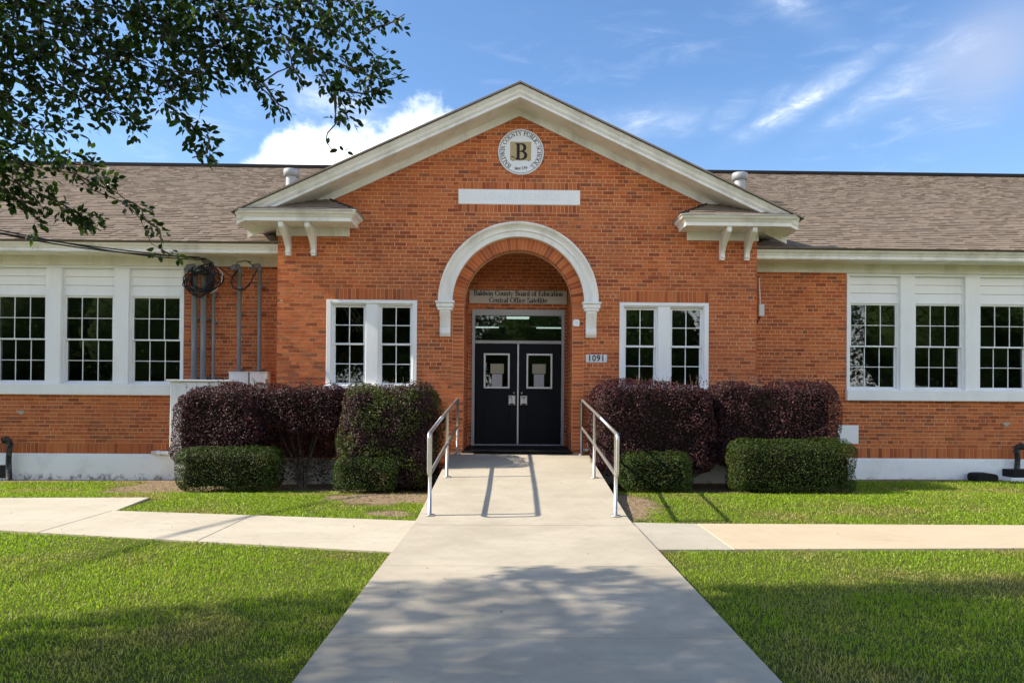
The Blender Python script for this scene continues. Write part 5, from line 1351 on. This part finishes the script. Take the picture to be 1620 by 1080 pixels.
c2.tube([(-5.0, 13.4, 3.66), (-4.93, 13.3, 3.74), (-4.8, 13.28, 3.76), (-4.68, 13.30, 3.75)], .008, 6); c2.tube([(-4.75, 13.29, 3.75), (-4.66, 13.36, 3.68)], .008, 6)
c2.obj('wires', M_CABLE, lw, True)
ww_ = thing('pale_wire', 'pale grey wire drooping right of the cable coil', 'wire', (-5.25, 13.38, 3.5))
MB().tube([(-5.48, 13.36, 3.72), (-5.32, 13.36, 3.66), (-5.22, 13.37, 3.55), (-5.24, 13.37, 3.38), (-5.33, 13.38, 3.25), (-5.45, 13.4, 3.19)], .006, 6).obj('strand', M_PLAQUE, ww_, True)
# service drop: three cables twisted together
svc = thing('service_cable', 'twisted black overhead cables sagging from the left edge to the conduits', 'cable', (-6.4, 11.0, 3.5))
A_, B_ = Vector((-9.0, 6.0, 4.0)), Vector((-5.62, 13.30, 3.80))
pts0 = [Vector((-14.0, -4.8, 5.9)), Vector((-12.2, -.9, 5.0)), Vector((-10.5, 2.76, 4.37))]
for i in range(29):
    t = i/28; p = A_.lerp(B_, t); pts0.append(p+Vector((0, 0, -.31*4*t*(1-t))))
for k in range(3):
    cbl = MB(); P = []
    for i in range(len(pts0)*3-2):
        j, f = divmod(i, 3); p = pts0[j].lerp(pts0[min(j+1, len(pts0)-1)], f/3); a = i*.10+k*2.094
        P.append(p+Vector((.8, -.3, 0))*.026*math.cos(a)*(1+.3*math.sin(i*.07+k))+Vector((0, 0, 1))*.026*math.sin(a))
    cbl.tube(P, .0105, 6).obj('strand', M_CABLE, svc, True)
tl = MB()
for k in range(4): tl.tube([(-5.62, 13.30, 3.80), (-5.50-.02*k, 13.28, 3.80-.01*k), (-5.38-.03*k, 13.31, 3.73-.02*k), (-5.36-.05*k, 13.36, 3.60)], .010, 6)
tl.obj('tails', M_CABLE, svc, True)
pole = thing('utility_pole', 'wooden utility pole carrying the overhead cables beyond the left edge', 'pole', (-14.1, -5.0, -.1))
MB().tube([(-14.1, -5.0, -.2), (-14.1, -5.0, 7.5)], [.16, .12], 12).obj('shaft', M_BARK, pole, True)
MB().box(-14.9, -13.3, -5.06, -4.94, 6.7, 6.82).obj('crossarm', M_BARK, pole)
pv = thing('pvc_stub', 'short white plastic pipe stub left of the electrical cabinet', 'pipe', (-6.3, 13.5, .3))
MB().tube([(-6.53, 13.56, .305), (-6.30, 13.56, .303), (-6.11, 13.52, .30)], [.036, .036, .036], 12).obj('pipe', M_BOXPAINT, pv, True)
MB().tube([(-6.46, 13.56, .305), (-6.38, 13.56, .304)], .044, 12).obj('coupling', M_BOXPAINT, pv, True)
# drain stubs and vents at the foot of both wings
def drain(x, y, zt, zb, label, side):
    t = thing('drain_pipe', label, 'pipe', (x, y, zb), 'black drain stubs at the wing footings')
    MB().tube([(x, y, zb), (x+.015*side, y, (zb+zt)/2), (x, y, zt-.06)], [.05, .046, .044], 12).obj('riser', M_PIPE, t, True)
    MB().tube([(x, y, zt-.10), (x, y, zt-.04)], .056, 12).obj('collar', M_PIPE, t, True)
    MB().tube([(x, y, zt-.06), (x, y-.01, zt), (x+.04*side, y-.05, zt+.03), (x+.09*side, y-.08, zt+.01)], [.045, .06, .062, .05], 12).obj('elbow', M_PIPE, t, True)
    return t
drain(-9.045, 13.50, .50, -.19, 'black drain pipe stub at the far left footing', -1)
drain(9.31, 13.48, .50, .06, 'black drain pipe stub standing on a black box, far right', 1)
bx_ = thing('vent_box', 'black low vent box at the far right footing under the drain pipe', 'vent', (9.4, 13.4, -.1))
MB().bbox(9.11, 9.75, 13.30, WY-.035, -.03, .105, .012).obj('body', M_BLACK, bx_); MB().bbox(9.06, 9.80, 13.26, WY-.035, -.12, -.031, .01).obj('footing_block', M_FOUND, bx_)
vt = thing('crawl_vent', 'dark crawl space opening with rusty lining at the far left footing', 'vent', (-9.35, WY, -.05))
MB().box(-9.62, -9.13, WY-.038, WY-.03, -.17, .065).obj('opening', M_INK, vt)  # black panel on the footing face, standing for the unlit hollow
MB().bbox(-9.66, -9.10, WY-.06, WY-.03, -.215, -.171, .006).obj('ledge', M_FOUND, vt)
M_RUST = mat('rusty_metal', lambda N: princ(N, N.mix(N.noise(pos(N), 14, 4), (.05, .02, .01), (.25, .11, .04)), .9))
MB().box(-9.58, -9.30, WY-.042, WY-.0385, -.15, -.02).obj('lining', M_RUST, vt)
sp = thing('splash_block', 'rounded black plastic splash block on the grass by the right footing', 'splash block', (8.57, 13.3, -.12))
P = []
for i in range(28):
    a = 2*math.pi*i/28; c_, s_ = math.cos(a), math.sin(a); P.append((8.57+.185*math.copysign(abs(c_)**.5, c_), -.035+.085*math.copysign(abs(s_)**.55, s_)))
body = MB().prism_y(P, 13.16, 13.48).obj('body', M_BLACK, sp)
MB().bbox(8.44, 8.70, 13.152, 13.17, -.015, .0, .003).obj('rib', M_BLACK, sp)
pt = thing('wall_patch', 'square white painted plate on the right wing brick below the first window', 'plate', (6.24, WY, .55))
MB().bbox(6.045, 6.43, WY-.014, WY+.002, .545, .89, .004).obj('plate', M_STONE, pt)
dv = thing('junction_box', 'small grey junction box with thin white conduit in the right portico corner', 'box', (4.6, 13.55, 2.9))
MB().bbox(4.535, 4.635, 13.52, WY-.002, 2.885, 3.11, .008).obj('body', M_PLAQUE, dv)
MB().tube([(4.575, 13.58, 3.11), (4.55, 13.58, 3.60)], .013, 10).obj('conduit', M_BOXPAINT, dv, True)
MB().tube([(4.565, 13.57, 2.885), (4.545, 13.57, 2.82), (4.51, 13.58, 2.75)], .013, 8).obj('cable', M_CABLE, dv, True)
fa = thing('hose_tap', 'small white painted hose tap low on the pier behind the right railing', 'tap', (1.32, 12.93, .55))
MB().tube([(1.34, 13.0, .56), (1.34, 12.92, .56), (1.34, 12.90, .50), (1.33, 12.90, .44)], .022, 10).obj('spout', M_BOXPAINT, fa, True)
MB().tube([(1.24, 12.95, .45), (1.40, 12.95, .45)], .022, 10).obj('pipe', M_BOXPAINT, fa, True)
for x, z, l in ((-8.93, 1.02, 'grey patch of mortar on the left wing brick beside the photo edge'), (9.21, .93, 'grey patch of mortar on the right wing brick above the drain pipe')):
    o = MB().prism_y([(x-.075, z+.01), (x-.02, z-.035), (x+.02, z-.04), (x+.07, z), (x+.05, z+.035), (x-.05, z+.03)], WY-.006, WY+.004).obj('mortar_patch', M_CONC_G); tag(o, l, 'patch')
